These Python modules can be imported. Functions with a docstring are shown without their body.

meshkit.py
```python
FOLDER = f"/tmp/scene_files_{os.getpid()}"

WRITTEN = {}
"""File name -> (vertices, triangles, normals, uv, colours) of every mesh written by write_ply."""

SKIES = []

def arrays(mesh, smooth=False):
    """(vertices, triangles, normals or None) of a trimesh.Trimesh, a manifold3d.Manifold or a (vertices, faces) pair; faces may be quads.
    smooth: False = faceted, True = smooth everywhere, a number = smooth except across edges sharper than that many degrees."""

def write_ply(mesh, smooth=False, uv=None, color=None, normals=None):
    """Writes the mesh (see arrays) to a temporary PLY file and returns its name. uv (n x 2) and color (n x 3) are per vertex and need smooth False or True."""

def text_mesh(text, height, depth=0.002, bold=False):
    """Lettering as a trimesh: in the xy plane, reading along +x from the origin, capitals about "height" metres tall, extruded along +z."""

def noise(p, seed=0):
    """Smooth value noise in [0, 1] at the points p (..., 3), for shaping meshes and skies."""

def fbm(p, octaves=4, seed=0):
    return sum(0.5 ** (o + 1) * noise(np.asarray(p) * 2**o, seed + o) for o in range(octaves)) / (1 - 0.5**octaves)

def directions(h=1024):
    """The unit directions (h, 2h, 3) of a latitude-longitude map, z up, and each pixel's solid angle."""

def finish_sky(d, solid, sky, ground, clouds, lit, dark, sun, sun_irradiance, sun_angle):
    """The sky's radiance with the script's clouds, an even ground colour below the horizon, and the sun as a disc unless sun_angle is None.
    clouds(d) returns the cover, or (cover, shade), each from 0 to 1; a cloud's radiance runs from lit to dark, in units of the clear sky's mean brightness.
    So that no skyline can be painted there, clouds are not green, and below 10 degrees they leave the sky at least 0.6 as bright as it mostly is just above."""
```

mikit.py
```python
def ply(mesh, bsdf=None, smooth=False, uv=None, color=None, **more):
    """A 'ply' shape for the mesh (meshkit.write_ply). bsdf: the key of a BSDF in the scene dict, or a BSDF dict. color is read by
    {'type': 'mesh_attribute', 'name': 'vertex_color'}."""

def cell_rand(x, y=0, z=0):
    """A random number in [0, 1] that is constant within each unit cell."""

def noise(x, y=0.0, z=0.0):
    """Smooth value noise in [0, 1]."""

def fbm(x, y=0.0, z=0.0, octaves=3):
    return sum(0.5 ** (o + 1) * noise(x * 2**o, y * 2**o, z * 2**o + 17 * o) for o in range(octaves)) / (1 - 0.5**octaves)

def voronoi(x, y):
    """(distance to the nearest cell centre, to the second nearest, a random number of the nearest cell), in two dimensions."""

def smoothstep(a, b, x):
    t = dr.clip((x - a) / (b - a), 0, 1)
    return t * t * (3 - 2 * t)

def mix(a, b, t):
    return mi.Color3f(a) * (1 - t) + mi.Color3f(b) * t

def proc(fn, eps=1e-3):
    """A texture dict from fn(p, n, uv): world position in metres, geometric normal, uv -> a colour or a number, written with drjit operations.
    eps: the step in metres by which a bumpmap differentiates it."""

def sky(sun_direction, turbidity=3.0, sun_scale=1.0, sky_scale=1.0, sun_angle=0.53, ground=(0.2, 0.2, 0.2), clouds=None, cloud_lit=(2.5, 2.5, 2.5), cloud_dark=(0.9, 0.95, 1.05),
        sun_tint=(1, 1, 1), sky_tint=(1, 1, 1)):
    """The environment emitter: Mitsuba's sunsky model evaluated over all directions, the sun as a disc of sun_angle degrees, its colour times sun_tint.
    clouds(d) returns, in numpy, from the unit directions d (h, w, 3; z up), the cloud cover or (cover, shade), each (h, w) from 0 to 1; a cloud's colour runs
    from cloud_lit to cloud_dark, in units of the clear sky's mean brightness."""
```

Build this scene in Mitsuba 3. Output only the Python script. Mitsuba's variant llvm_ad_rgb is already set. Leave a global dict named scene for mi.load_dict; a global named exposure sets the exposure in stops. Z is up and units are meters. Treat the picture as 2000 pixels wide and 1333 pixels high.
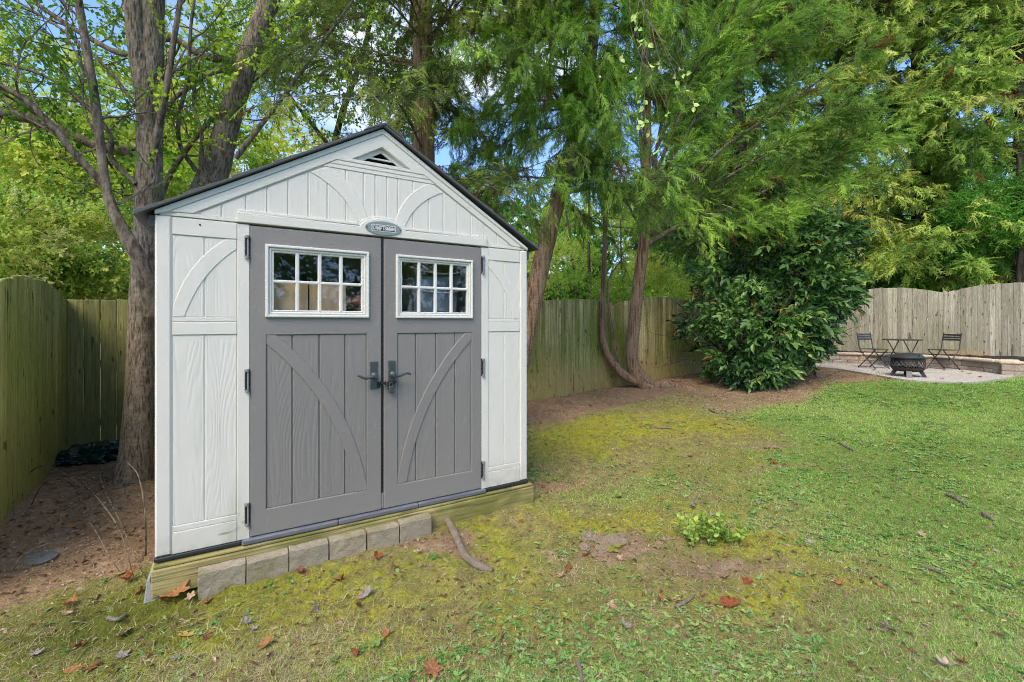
import math, random
import numpy as np, trimesh, shapely
import drjit as dr, mitsuba as mi
import mikit, meshkit
from shapely.geometry import Polygon
from mikit import noise, fbm, smoothstep, mix, cell_rand

# ------------------------------------------------------------------ camera, light, exposure
CAM_Z = 1.46
T = mi.ScalarTransform4f
scene, labels = {}, {}
scene['camera'] = {'type': 'perspective', 'fov': math.degrees(2 * math.atan(1000 / 889.0)), 'fov_axis': 'x',
                   'principal_point_offset_y': (666.5 - 632) / 1333.0, 'near_clip': 0.05, 'far_clip': 900.0,
                   'to_world': T().look_at(origin=[0, 0, CAM_Z], target=[0, 1, CAM_Z], up=[0, 0, 1])}


def sky_clouds(d):
    q = d / np.maximum(d[..., 2:3], 0.12)
    n = meshkit.fbm(np.stack([q[..., 0] * 1.1 + 3.1, q[..., 1] * 1.1, q[..., 2] * 0], -1), 5, 3)
    return np.clip((n - 0.63) * 5.0, 0, 1) * 0.7 + 0.03, np.clip((n - 0.6) * 1.5, 0, 0.5)


SUN = np.array([-0.22, -0.62, 0.74])
scene['sky_light'] = mikit.sky(SUN, turbidity=3, sun_scale=0.85, sky_scale=2.25, sky_tint=(0.88, 0.975, 1.11), sun_angle=36, clouds=sky_clouds, cloud_lit=(2.2, 2.25, 2.4))
exposure = 1.88

# ------------------------------------------------------------------ helpers
RNG = np.random.default_rng(7)
taken = {}


def numbered(key):
    n = taken.get(key, -1) + 1
    taken[key] = n
    return key if n == 0 else f'{key}_{n:03d}'


def tag(key, label=None, cat=None, group=None, kind=None):
    d = {k: v for k, v in (('label', label), ('category', cat), ('group', group), ('kind', kind)) if v}
    if d:
        labels[key] = d
    return key


def thing(name, label, cat, group=None):
    return tag(numbered(name), label, cat, group)


def obj(name, mesh, bsdf, parent=None, smooth=False, color=None, label=None, cat=None, group=None, kind=None, **more):
    key = numbered(name if parent is None else f'{parent}__{name}')
    scene[key] = mikit.ply(mesh, bsdf, smooth=smooth, color=color, **more)
    return tag(key, label, cat, group, kind)


def xf(mesh, M):
    v, f = mesh
    M = np.asarray(M, float)
    return (np.asarray(v) @ M[:3, :3].T + M[:3, 3], f)


def trans(x, y, z, rz=0.0, s=1.0):
    c, sn = math.cos(rz), math.sin(rz)
    return np.array([[c * s, -sn * s, 0, x], [sn * s, c * s, 0, y], [0, 0, s, z], [0, 0, 0, 1.0]])


def rotx(a):
    c, s = math.cos(a), math.sin(a)
    return np.array([[1, 0, 0, 0], [0, c, -s, 0], [0, s, c, 0], [0, 0, 0, 1.0]])


def roty(a):
    c, s = math.cos(a), math.sin(a)
    return np.array([[c, 0, s, 0], [0, 1, 0, 0], [-s, 0, c, 0], [0, 0, 0, 1.0]])


def cat_mesh(ms):
    vs, fs, at = [], [], 0
    for v, f in ms:
        v = np.asarray(v, float)
        f = np.asarray(f, int)
        if f.shape[1] == 4:
            f = np.vstack([f[:, [0, 1, 2]], f[:, [0, 2, 3]]])
        vs.append(v)
        fs.append(f + at)
        at += len(v)
    return np.vstack(vs), np.vstack(fs)


def inset(p, c):
    """Moves a closed ring (solid on its left) inwards by c."""
    p = np.asarray(p, float)
    a, b = p - np.roll(p, 1, 0), np.roll(p, -1, 0) - p
    na = np.stack([-a[:, 1], a[:, 0]], 1) / np.maximum(np.linalg.norm(a, axis=1, keepdims=True), 1e-12)
    nb = np.stack([-b[:, 1], b[:, 0]], 1) / np.maximum(np.linalg.norm(b, axis=1, keepdims=True), 1e-12)
    m = na + nb
    m /= np.maximum((m * na).sum(1, keepdims=True), 0.35)
    return p + m * c


def ccw(p, want=True):
    p = np.asarray(p, float)
    area = np.sum(p[:, 0] * np.roll(p[:, 1], -1) - np.roll(p[:, 0], -1) * p[:, 1])
    return p if (area > 0) == want else p[::-1].copy()


def plate(outer, y0, y1, ch=0.003, holes=()):
    """A board with the outline outer (x, z), its face at y0 with an edge bevel ch, its back at y1 > y0."""
    rings = [ccw(outer)] + [ccw(h, False) for h in holes]
    ins = [inset(r, ch) for r in rings]
    poly = Polygon(ins[0], [i for i in ins[1:]])
    pv, pf = trimesh.creation.triangulate_polygon(poly, engine='earcut')
    pv, pf = np.asarray(pv)[:, :2], np.asarray(pf)
    a = pv[pf[:, 1]] - pv[pf[:, 0]]
    b = pv[pf[:, 2]] - pv[pf[:, 0]]
    flip = (a[:, 0] * b[:, 1] - a[:, 1] * b[:, 0]) < 0
    pf[flip] = pf[flip][:, ::-1]
    to3 = lambda q, y: np.stack([q[:, 0], np.full(len(q), y), q[:, 1]], 1)
    ms = [(to3(pv, y0), pf), (to3(pv, y1), pf[:, ::-1])]
    for r, i in zip(rings, ins):
        n = len(r)
        v = np.vstack([to3(i, y0), to3(r, y0 + ch), to3(r, y1), to3(i, y1)])
        k, k2 = np.arange(n), (np.arange(n) + 1) % n
        f = np.vstack([np.stack([q * n + k, (q + 1) * n + k, (q + 1) * n + k2, q * n + k2], 1) for q in range(3)])
        ms.append((v, f))
    return cat_mesh(ms)


def rect(x0, x1, z0, z1):
    return [(x0, z0), (x1, z0), (x1, z1), (x0, z1)]


def bx(x0, x1, y0, y1, z0, z1, ch=0.004):
    """A box bevelled along its edges."""
    x0, x1, y0, y1, z0, z1 = min(x0, x1), max(x0, x1), min(y0, y1), max(y0, y1), min(z0, z1), max(z0, z1)
    ch = min(ch, (x1 - x0) * .45, (y1 - y0) * .45, (z1 - z0) * .45)
    lo, hi = np.array([x0, y0, z0]), np.array([x1, y1, z1])
    sg = np.array([[i, j, k] for i in (0, 1) for j in (0, 1) for k in (0, 1)])
    v = []
    for s in sg:
        c = np.where(s, hi, lo)
        d = np.where(s, -1, 1) * ch
        for ax in range(3):
            q = c + d
            q[ax] = c[ax]
            v.append(q)
    f = []
    idx = lambda i, j, k, ax: (i * 4 + j * 2 + k) * 3 + ax
    for ax in range(3):
        o = [a for a in range(3) if a != ax]
        for s in (0, 1):
            q = []
            for a, b in ((0, 0), (1, 0), (1, 1), (0, 1)):
                c = [0, 0, 0]
                c[ax], c[o[0]], c[o[1]] = s, a, b
                q.append(idx(*c, ax))
            f.append(q)
    for ax in range(3):
        o = [a for a in range(3) if a != ax]
        for a in (0, 1):
            for b in (0, 1):
                q = []
                for s, w in ((0, o[0]), (1, o[0]), (1, o[1]), (0, o[1])):
                    c = [0, 0, 0]
                    c[ax], c[o[0]], c[o[1]] = s, a, b
                    q.append(idx(*c, w))
                f.append(q)
    tri = [[q[0], q[1], q[2]] for q in f] + [[q[0], q[2], q[3]] for q in f] + [[i * 3, i * 3 + 1, i * 3 + 2] for i in range(8)]
    v, tri = np.array(v), np.array(tri)
    mid = (lo + hi) / 2
    n = np.cross(v[tri[:, 1]] - v[tri[:, 0]], v[tri[:, 2]] - v[tri[:, 0]])
    flip = (n * (v[tri].mean(1) - mid)).sum(1) < 0
    tri[flip] = tri[flip][:, ::-1]
    return v, tri


def tube(points, radii, sides=8, cap=True, lump=0.0, seed=0):
    """A tapering tube along a polyline; lump roughens its skin."""
    p = np.asarray(points, float)
    r = np.broadcast_to(np.asarray(radii, float), (len(p),)).copy()
    t = np.gradient(p, axis=0)
    t /= np.linalg.norm(t, axis=1, keepdims=True) + 1e-12
    ref = np.array([0.31, 0.93, 0.2]) if abs(t[:, 2]).mean() > 0.6 else np.array([0.1, 0.2, 1.0])
    a = np.cross(t, ref)
    a /= np.linalg.norm(a, axis=1, keepdims=True) + 1e-12
    b = np.cross(t, a)
    ang = np.arange(sides) * 2 * np.pi / sides
    v = p[:, None] + r[:, None, None] * (np.cos(ang)[None, :, None] * a[:, None] + np.sin(ang)[None, :, None] * b[:, None])
    if lump:
        d = v - p[:, None]
        k = meshkit.fbm(v * np.array([9, 9, 3.0]) + seed, 3, seed) - 0.5
        v = p[:, None] + d * (1 + lump * 2 * k[..., None])
    i, j = np.meshgrid(np.arange(len(p) - 1), np.arange(sides), indexing='ij')
    q = np.stack([i * sides + j, i * sides + (j + 1) % sides, (i + 1) * sides + (j + 1) % sides, (i + 1) * sides + j], -1).reshape(-1, 4)
    v = v.reshape(-1, 3)
    f = np.vstack([q[:, [0, 1, 2]], q[:, [0, 2, 3]]])
    if cap:
        n = len(v)
        v = np.vstack([v, p[:1], p[-1:]])
        k = np.arange(sides)
        e = (len(p) - 1) * sides
        f = np.vstack([f, np.stack([(k + 1) % sides, k, np.full(sides, n)], 1), np.stack([e + k, e + (k + 1) % sides, np.full(sides, n + 1)], 1)])
    return v, f


def lathe(profile, sides=32):
    """Profile (r, z) turned about z."""
    pr = np.asarray(profile, float)
    ang = np.arange(sides) * 2 * np.pi / sides
    v = np.stack([pr[:, 0:1] * np.cos(ang), pr[:, 0:1] * np.sin(ang), np.repeat(pr[:, 1:2], sides, 1)], -1)
    i, j = np.meshgrid(np.arange(len(pr) - 1), np.arange(sides), indexing='ij')
    q = np.stack([i * sides + j, i * sides + (j + 1) % sides, (i + 1) * sides + (j + 1) % sides, (i + 1) * sides + j], -1).reshape(-1, 4)
    return v.reshape(-1, 3), np.vstack([q[:, [0, 1, 2]], q[:, [0, 2, 3]]])


def smooth_path(pts, n):
    """Catmull-Rom through the points, n samples (any dimension)."""
    p = np.asarray(pts, float)
    p = np.vstack([2 * p[0] - p[1], p, 2 * p[-1] - p[-2]])
    out = []
    for t in np.linspace(0, len(p) - 3 - 1e-9, n):
        i = int(t)
        u = t - i
        a, b, c, d = p[i:i + 4]
        out.append(0.5 * (2 * b + (c - a) * u + (2 * a - 5 * b + 4 * c - d) * u * u + (3 * b - a - 3 * c + d) * u ** 3))
    return np.array(out)


def at(px, py, depth):
    """The point seen at a pixel of the 2000 x 1333 survey picture, depth metres ahead."""
    return np.array([(px - 1000) / 889.0 * depth, depth, CAM_Z - (py - 632) / 889.0 * depth])


# ------------------------------------------------------------------ plain materials
def pr(rgb, rough=0.6, two=True, **kw):
    b = {'type': 'principled', 'base_color': rgb if isinstance(rgb, dict) else {'type': 'rgb', 'value': list(rgb)}, 'roughness': rough, **kw}
    return {'type': 'twosided', 'bsdf': b} if two else b


def bumped(color, height, scale, rough=0.6, eps=1e-3, **kw):
    return {'type': 'twosided', 'bsdf': {'type': 'bumpmap', 'height': mikit.proc(height, eps), 'scale': scale, 'nested': pr(color, rough, False, **kw)}}


def s2l(r, g, b):
    return [((c / 255 + 0.055) / 1.055) ** 2.4 if c > 10 else c / 255 / 12.92 for c in (r, g, b)]

# ------------------------------------------------------------------ the lie of the land
SHED_O, SHED_A = np.array([-1.915, 2.439, 0.2]), math.radians(31.26)
SU, SN = np.array([math.cos(SHED_A), math.sin(SHED_A)]), np.array([math.sin(SHED_A), -math.cos(SHED_A)])
FA, FD = np.array([-4.97, 5.08]), np.array([0.855, 0.519])      # the back fence starts here and runs this way
FC = FA + FD * 17.0                                              # its far corner
FR = np.array([0.735, -0.678])                                   # the right fence runs this way from the corner


def ground_base(x, y):
    """Broad height of the ground, numpy."""
    t = (x - FA[0]) * FD[0] + (y - FA[1]) * FD[1]
    s = np.clip((t - 4.8) / 12.5, 0, 2.2)
    h = 0.62 * s ** 1.15
    h = h - 0.05 * np.exp(-((x + 2.4) ** 2 + (y - 1.9) ** 2) / 1.2)
    h = h + 0.055 * np.exp(-(((x - 1.15) / 0.75) ** 2 + ((y - 2.95) / 0.45) ** 2))
    h = h + 0.07 * np.exp(-(((x - 2.9) / 0.8) ** 2 + ((y - 8.9) / 0.5) ** 2))
    h = h + 0.10 * np.exp(-(((x - 5.4) / 1.4) ** 2 + ((y - 9.6) / 0.9) ** 2))
    pt = np.exp(-(((x - 9.0) / 3.4) ** 2 + ((y - 10.3) / 3.4) ** 2) ** 2)
    h = h * (1 - pt) + 0.36 * pt
    far = np.clip((np.hypot(x - 2, y - 6) - 16) / 40, 0, 1)
    return h * (1 - far) + far * 0.9


def ground(x, y):
    x, y = np.asarray(x, float), np.asarray(y, float)
    p = np.stack([x, y, x * 0], -1)
    near = np.clip(1.4 - np.hypot(x, y - 3) / 14, 0, 1)
    return ground_base(x, y) + near * (0.05 * (meshkit.fbm(p * 1.1, 3, 5) - 0.5) + 0.022 * (meshkit.fbm(p * 6.0, 3, 9) - 0.5))


# cover masks, written for both numpy (M = np) and drjit (M = dr)
def _g(M, x, y, cx, cy, rx, ry):
    return M.exp(-(((x - cx) / rx) ** 2 + ((y - cy) / ry) ** 2))


def _warp(M, x, y):
    wx = x + 0.22 * M.sin(2.1 * y + 1.3 * M.sin(1.7 * x)) + 0.09 * M.sin(5.3 * y + 2.0 * x) + 0.04 * M.sin(11.0 * x - 9.0 * y)
    wy = y + 0.22 * M.sin(1.9 * x + 0.7 + 1.1 * M.sin(1.3 * y)) + 0.09 * M.sin(4.7 * x - 2.0 * y) + 0.04 * M.sin(12.0 * y + 8.0 * x)
    return wx, wy


def _sm(M, a, b, v):
    t = (v - a) / (b - a)
    t = M.minimum(M.maximum(t, 0.0), 1.0)
    return t * t * (3 - 2 * t)


def covers(M, x, y):
    """(soil, moss, lawn) each from 0 to 1."""
    x0, y0 = x, y
    x, y = _warp(M, x, y)
    t = (x - FA[0]) * FD[0] + (y - FA[1]) * FD[1]
    d = (x - FA[0]) * -FD[1] + (y - FA[1]) * FD[0]          # minus = in front of the back fence
    strip = _sm(M, -1.9, -1.15, d) * (1 - _sm(M, 14.6, 15.8, t))
    strip = M.maximum(strip, _sm(M, -3.35, -2.45, d) * _sm(M, 7.0, 9.5, t) * (1 - _sm(M, 14.6, 15.6, t)))
    left = _sm(M, 0.0, 0.55, (y - 2.55) * 0.75 - (x + 2.35) * 0.65) * (1 - _sm(M, -1.0, -0.4, x))
    patches = 0.95 * _g(M, x, y, -0.62, 2.78, 0.36, 0.15) + 0.75 * _g(M, x, y, 0.75, 3.05, 0.42, 0.2) + 0.8 * _g(M, x, y, 0.42, 4.15, 0.2, 0.5) \
        + 0.6 * _g(M, x, y, 2.9, 5.2, 0.5, 0.2) + 0.7 * _g(M, x, y, 1.2, 2.75, 0.3, 0.12) + 0.45 * _g(M, x, y, 2.9, 4.3, 0.7, 0.15)
    soil = M.minimum(1.0, M.maximum(M.maximum(strip, left), patches))
    lawn = _sm(M, -0.3, 1.2, (x - 1.75) - 0.33 * (y - 3.2)) * _sm(M, 0.2, 1.6, -d)
    lawn = M.maximum(lawn, 0.55 * _sm(M, 2.6, 1.9, y) * _sm(M, -1.0, 0.0, x))
    lawn = M.maximum(lawn, 0.5 * _g(M, x, y, 0.9, 4.1, 1.0, 0.35))
    lawn = lawn * (1 - soil)
    moss = 0.55 * _g(M, x, y, -1.0, 2.3, 1.0, 0.5) + 0.85 * _g(M, x, y, 1.8, 6.1, 1.6, 0.7) + 0.8 * _g(M, x, y, 0.6, 5.6, 0.8, 0.6) + 0.9 * _g(M, x, y, 0.9, 3.45, 0.8, 0.28) \
        + 0.95 * _g(M, x, y, 1.75, 3.0, 0.42, 0.33) + 0.8 * _g(M, x, y, -0.25, 3.0, 0.35, 0.25) + 0.7 * _g(M, x, y, 1.3, 2.45, 0.7, 0.25) + 0.95 * _g(M, x, y, -2.0, 2.2, 0.8, 0.5) + 0.5 * _g(M, x, y, 4.2, 6.6, 1.2, 0.4)
    moss = M.minimum(1.0, moss) * (1 - soil * 0.85)
    return soil, moss, lawn


def ground_color(p, n, uv):
    x, y = mi.Float(p.x), mi.Float(p.y)
    soil, moss, lawn = covers(dr, x, y)
    n1, n2, n3 = fbm(x * 3.1, y * 3.1, 0.0, 3), fbm(x * 17, y * 17, 3.0, 3), noise(x * 90, y * 90, 1.0)
    n4 = noise(x * 210, y * 210, 2.0)
    earth = mix(mix([0.15, 0.098, 0.058], [0.27, 0.19, 0.12], n1), [0.37, 0.28, 0.19], smoothstep(0.55, 0.85, n2) * 0.6)
    earth = mix(earth, [0.07, 0.045, 0.03], smoothstep(0.62, 0.8, n3) * 0.6)
    redn = dr.exp(-((x - 0.45) / 0.3) ** 2 - ((y - 4.2) / 0.7) ** 2)
    earth = mix(earth, [0.24, 0.125, 0.075], redn * 0.35)
    thatch = mix(mix([0.12, 0.105, 0.035], [0.24, 0.21, 0.085], n2), [0.15, 0.165, 0.035], smoothstep(0.4, 0.7, n1) * 0.7)
    mossc = mix(mix([0.11, 0.115, 0.012], [0.27, 0.265, 0.022], n2), [0.33, 0.325, 0.055], smoothstep(0.5, 0.85, n4) * 0.55)
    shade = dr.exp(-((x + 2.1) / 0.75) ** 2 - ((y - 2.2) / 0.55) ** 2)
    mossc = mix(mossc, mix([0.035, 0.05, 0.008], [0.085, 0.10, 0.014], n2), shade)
    grassc = mix([0.09, 0.13, 0.026], [0.19, 0.245, 0.06], n2)
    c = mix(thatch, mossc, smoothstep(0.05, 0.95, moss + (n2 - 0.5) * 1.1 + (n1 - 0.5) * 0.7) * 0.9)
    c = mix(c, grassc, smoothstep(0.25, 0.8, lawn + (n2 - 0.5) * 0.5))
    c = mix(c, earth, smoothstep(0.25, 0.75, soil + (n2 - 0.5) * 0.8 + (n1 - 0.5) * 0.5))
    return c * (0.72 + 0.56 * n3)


def ground_bump(p, n, uv):
    return fbm(p.x * 30, p.y * 30, p.z * 30, 3) + 0.5 * noise(p.x * 160, p.y * 160, 0.0)


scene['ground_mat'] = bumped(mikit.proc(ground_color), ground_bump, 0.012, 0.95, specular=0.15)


def spaced(lo, hi, fine, a, b, grow=1.09):
    """Grid lines: pitch fine between a and b, growing outwards to lo and hi."""
    mid = list(np.arange(a, b, fine))
    up, s = [b], fine
    while up[-1] < hi:
        s *= grow
        up.append(up[-1] + s)
    dn, s = [a], fine
    while dn[-1] > lo:
        s *= grow
        dn.append(dn[-1] - s)
    return np.array(dn[:0:-1] + mid + up)


gx, gy = spaced(-260, 260, 0.030, -3.5, 3.6, 1.05), spaced(-260, 420, 0.030, 1.35, 4.2, 1.05)
GX, GY = np.meshgrid(gx, gy, indexing='ij')
gs, gm, gl = covers(np, GX, GY)
P3 = np.stack([GX, GY, GX * 0], -1)
near = np.clip(1.5 - np.hypot(GX, GY - 3) / 7, 0, 1)
tuft = 0.030 * (meshkit.fbm(P3 * 19, 3, 21) - 0.5) * (0.5 + gm) + 0.018 * (meshkit.noise(P3 * 38, 22) - 0.5) * (0.4 + gm)
GZ = ground(GX, GY) + near * tuft
i, j = np.meshgrid(np.arange(len(gx) - 1), np.arange(len(gy) - 1), indexing='ij')
q = np.stack([i * len(gy) + j, (i + 1) * len(gy) + j, (i + 1) * len(gy) + j + 1, i * len(gy) + j + 1], -1).reshape(-1, 4)
obj('ground', (np.stack([GX, GY, GZ], -1).reshape(-1, 3), q), 'ground_mat', smooth=True, kind='structure')

# ------------------------------------------------------------------ storage shed
def shed_uvw(p):
    dx, dy = mi.Float(p.x) - SHED_O[0], mi.Float(p.y) - SHED_O[1]
    return dx * SU[0] + dy * SU[1], mi.Float(p.z) - SHED_O[2], -(dx * SN[0] + dy * SN[1])


def grain_v(p, n, uv):                         # moulded upright wood grain: contour lines of a stretched field
    u, z, w = shed_uvw(p)
    u = u + w * 0.7
    b = dr.floor(u / 0.149)
    f = 10.0 * noise(u * 10 + b * 5.3, z * 1.3 + b * 3.1, b) + 1.0 * noise(u * 40, z * 3.0, 2.0) + u * 40
    s = f - dr.floor(f)
    return smoothstep(0.0, 0.35, s) * smoothstep(1.0, 0.62, s) + 0.35 * noise(u * 420, z * 40, 1.0)


def stipple(p, n, uv):
    u, z, w = shed_uvw(p)
    return noise(u * 130, z * 260, w * 200) + 0.6 * noise(u * 60, z * 420, w * 300)


def fine_v(p, n, uv):
    u, z, w = shed_uvw(p)
    return noise((u + w) * 330, z * 9, 0.0) + 0.5 * noise((u + w) * 150, z * 5, 1.0)


def white_color(p, n, uv):
    u, z, w = shed_uvw(p)
    c = mix([0.59, 0.577, 0.52], [0.625, 0.61, 0.55], fbm(u * 2.0, z * 1.4, w, 3))
    st = smoothstep(0.62, 0.85, noise(u * 16, z * 1.3, 3.0)) * smoothstep(0.5, 0.8, fbm(u * 3, z * 1.1, 5.0, 3))
    c = mix(c, [0.40, 0.41, 0.33], st * 0.55)
    sc = smoothstep(0.60, 0.74, noise(u * 34, z * 70, 4.0)) * dr.exp(-((u - 0.36) / 0.06) ** 2 - ((z - 0.10 - (u - 0.36) * 0.5) / 0.03) ** 2)
    c = mix(c, [0.07, 0.06, 0.05], dr.minimum(sc * 1.6, 0.9))
    return mix(c, [0.34, 0.33, 0.25], smoothstep(0.30, 0.0, z + 0.16 * fbm(u * 7, z * 3, 0.0, 3)) * 0.7 * fbm(u * 25, z * 25, 0.0, 3))


def grey_color(p, n, uv):
    u, z, w = shed_uvw(p)
    c = mix([0.187, 0.178, 0.168], [0.212, 0.201, 0.188], fbm(u * 2.3, z * 1.4, w, 3))
    return mix(c, [0.28, 0.27, 0.24], smoothstep(0.72, 0.85, fbm(u * 30, z * 30, 1.0, 3)) * 0.25 + smoothstep(0.25, 0.0, z) * 0.12)


wc, gc = mikit.proc(white_color), mikit.proc(grey_color)
scene['white_grain'] = bumped(wc, grain_v, 0.0011, 0.5)
scene['white_stipple'] = bumped(wc, stipple, 0.0011, 0.5)
scene['white_fine'] = bumped(wc, fine_v, 0.0014, 0.5)
scene['grey_grain'] = bumped(gc, grain_v, 0.0013, 0.5)
scene['grey_stipple'] = bumped(gc, stipple, 0.0018, 0.5)
scene['trim_white'] = pr([0.60, 0.60, 0.56], 0.4)
scene['roof_mat'] = bumped([0.07, 0.071, 0.075], stipple, 0.001, 0.55)
scene['base_black'] = pr([0.022, 0.024, 0.028], 0.5)
scene['base_blue'] = pr(mikit.proc(lambda p, n, uv: mix([0.075, 0.08, 0.095], [0.17, 0.18, 0.20], fbm(p.x * 14, p.y * 14, p.z * 60, 3))), 0.45)
scene['hinge_black'] = pr([0.018, 0.018, 0.02], 0.4)
scene['hinge_grey'] = pr([0.2, 0.2, 0.2], 0.4)
scene['handle_metal'] = pr([0.075, 0.095, 0.105], 0.38, metallic=0.5)
scene['inside_mat'] = pr([0.28, 0.28, 0.27], 0.8)
scene['pane_glass'] = {'type': 'thindielectric', 'int_ior': 1.5}

SM = trans(*SHED_O, SHED_A)
shed = thing('storage_shed', 'white gabled storage shed with grey double doors and gridded windows', 'shed')


def sp(name, mesh, mat, parent=None, smooth=False, **kw):
    return obj(name, xf(mesh, SM), mat, parent or shed, smooth, **kw)


def bez(a, c, b, n=14):
    t = np.linspace(0, 1, n)[:, None]
    a, c, b = map(np.asarray, (a, c, b))
    return (1 - t) ** 2 * a + 2 * t * (1 - t) * c + t ** 2 * b


def ctrl(a, b, m):
    return 2 * np.asarray(m) - (np.asarray(a) + np.asarray(b)) / 2


def band(o0, o1, om, i0, i1, im, n=14):
    """A curved brace between an outer and an inner curve, each through a middle point."""
    return np.vstack([bez(o0, ctrl(o0, o1, om), o1, n), bez(i1, ctrl(i1, i0, im), i0, n)])


def R(u):
    return 1.228 + (1.209 - u) * 0.9634 if u > 0.443 else 1.967 + (0.442 - u) * 0.948


ID = lambda u: u
mp = lambda pts, m: [(m(u), z) for u, z in pts]
SLOPE = (2.573 - 1.868) / 1.221


def rake(u, off=0.0):
    return 1.868 + SLOPE * min(u, 2.44 - u) - off


for m in (ID, R):                                                  # the two side panels of the front
    rb = lambda a, b, c, d: mp(rect(a, b, c, d), m)
    sp('corner_post', plate(rb(0.0, 0.074, 0.0, 1.843), -0.001, 0.05, 0.010), 'white_stipple', smooth=35)
    sp('jamb', plate(rb(0.379, 0.441, 0.0, 1.838), 0.000, 0.05, 0.0025), 'white_stipple')
    sp('rail', plate(rb(0.076, 0.377, 1.747, 1.841), 0.001, 0.03, 0.0025), 'white_stipple')
    sp('rail', plate(rb(0.076, 0.377, 1.197, 1.268), 0.001, 0.03, 0.0025), 'white_stipple')
    sp('rail', plate(rb(0.076, 0.377, 0.0, 0.118), 0.001, 0.03, 0.0025), 'white_stipple')
    sp('ledge', plate(rb(0.076, 0.377, 1.270, 1.293), 0.0035, 0.03, 0.0025), 'white_stipple')
    sp('ledge', plate(rb(0.076, 0.377, 0.1195, 0.151), 0.0035, 0.03, 0.0025), 'white_stipple')
    for a, b in ((0.0775, 0.2195), (0.2265, 0.3755)):
        sp('wall_board', plate(rb(a, b, 0.153, 1.1935), 0.007, 0.03, 0.003), 'white_grain')
        sp('wall_board', plate(rb(a, b, 1.295, 1.7435), 0.007, 0.03, 0.003), 'white_grain')
    arch = band((0.0775, 1.345), (0.325, 1.744), (0.172, 1.576), (0.130, 1.2955), (0.376, 1.69), (0.225, 1.517))
    arch = np.vstack([arch[:14], [(0.3755, 1.744)], arch[14:], [(0.0775, 1.2955)]])
    sp('arch_brace', plate(mp(arch, m), 0.0025, 0.0085, 0.0025), 'white_stipple')
    sp('backing', plate(rb(0.07, 0.38, 0.02, 1.83), 0.012, 0.045, 0.001), 'white_stipple')
sp('screw', bx(0.196, 0.206, -0.004, 0.002, 1.806, 1.816, 0.003), 'hinge_black')

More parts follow.
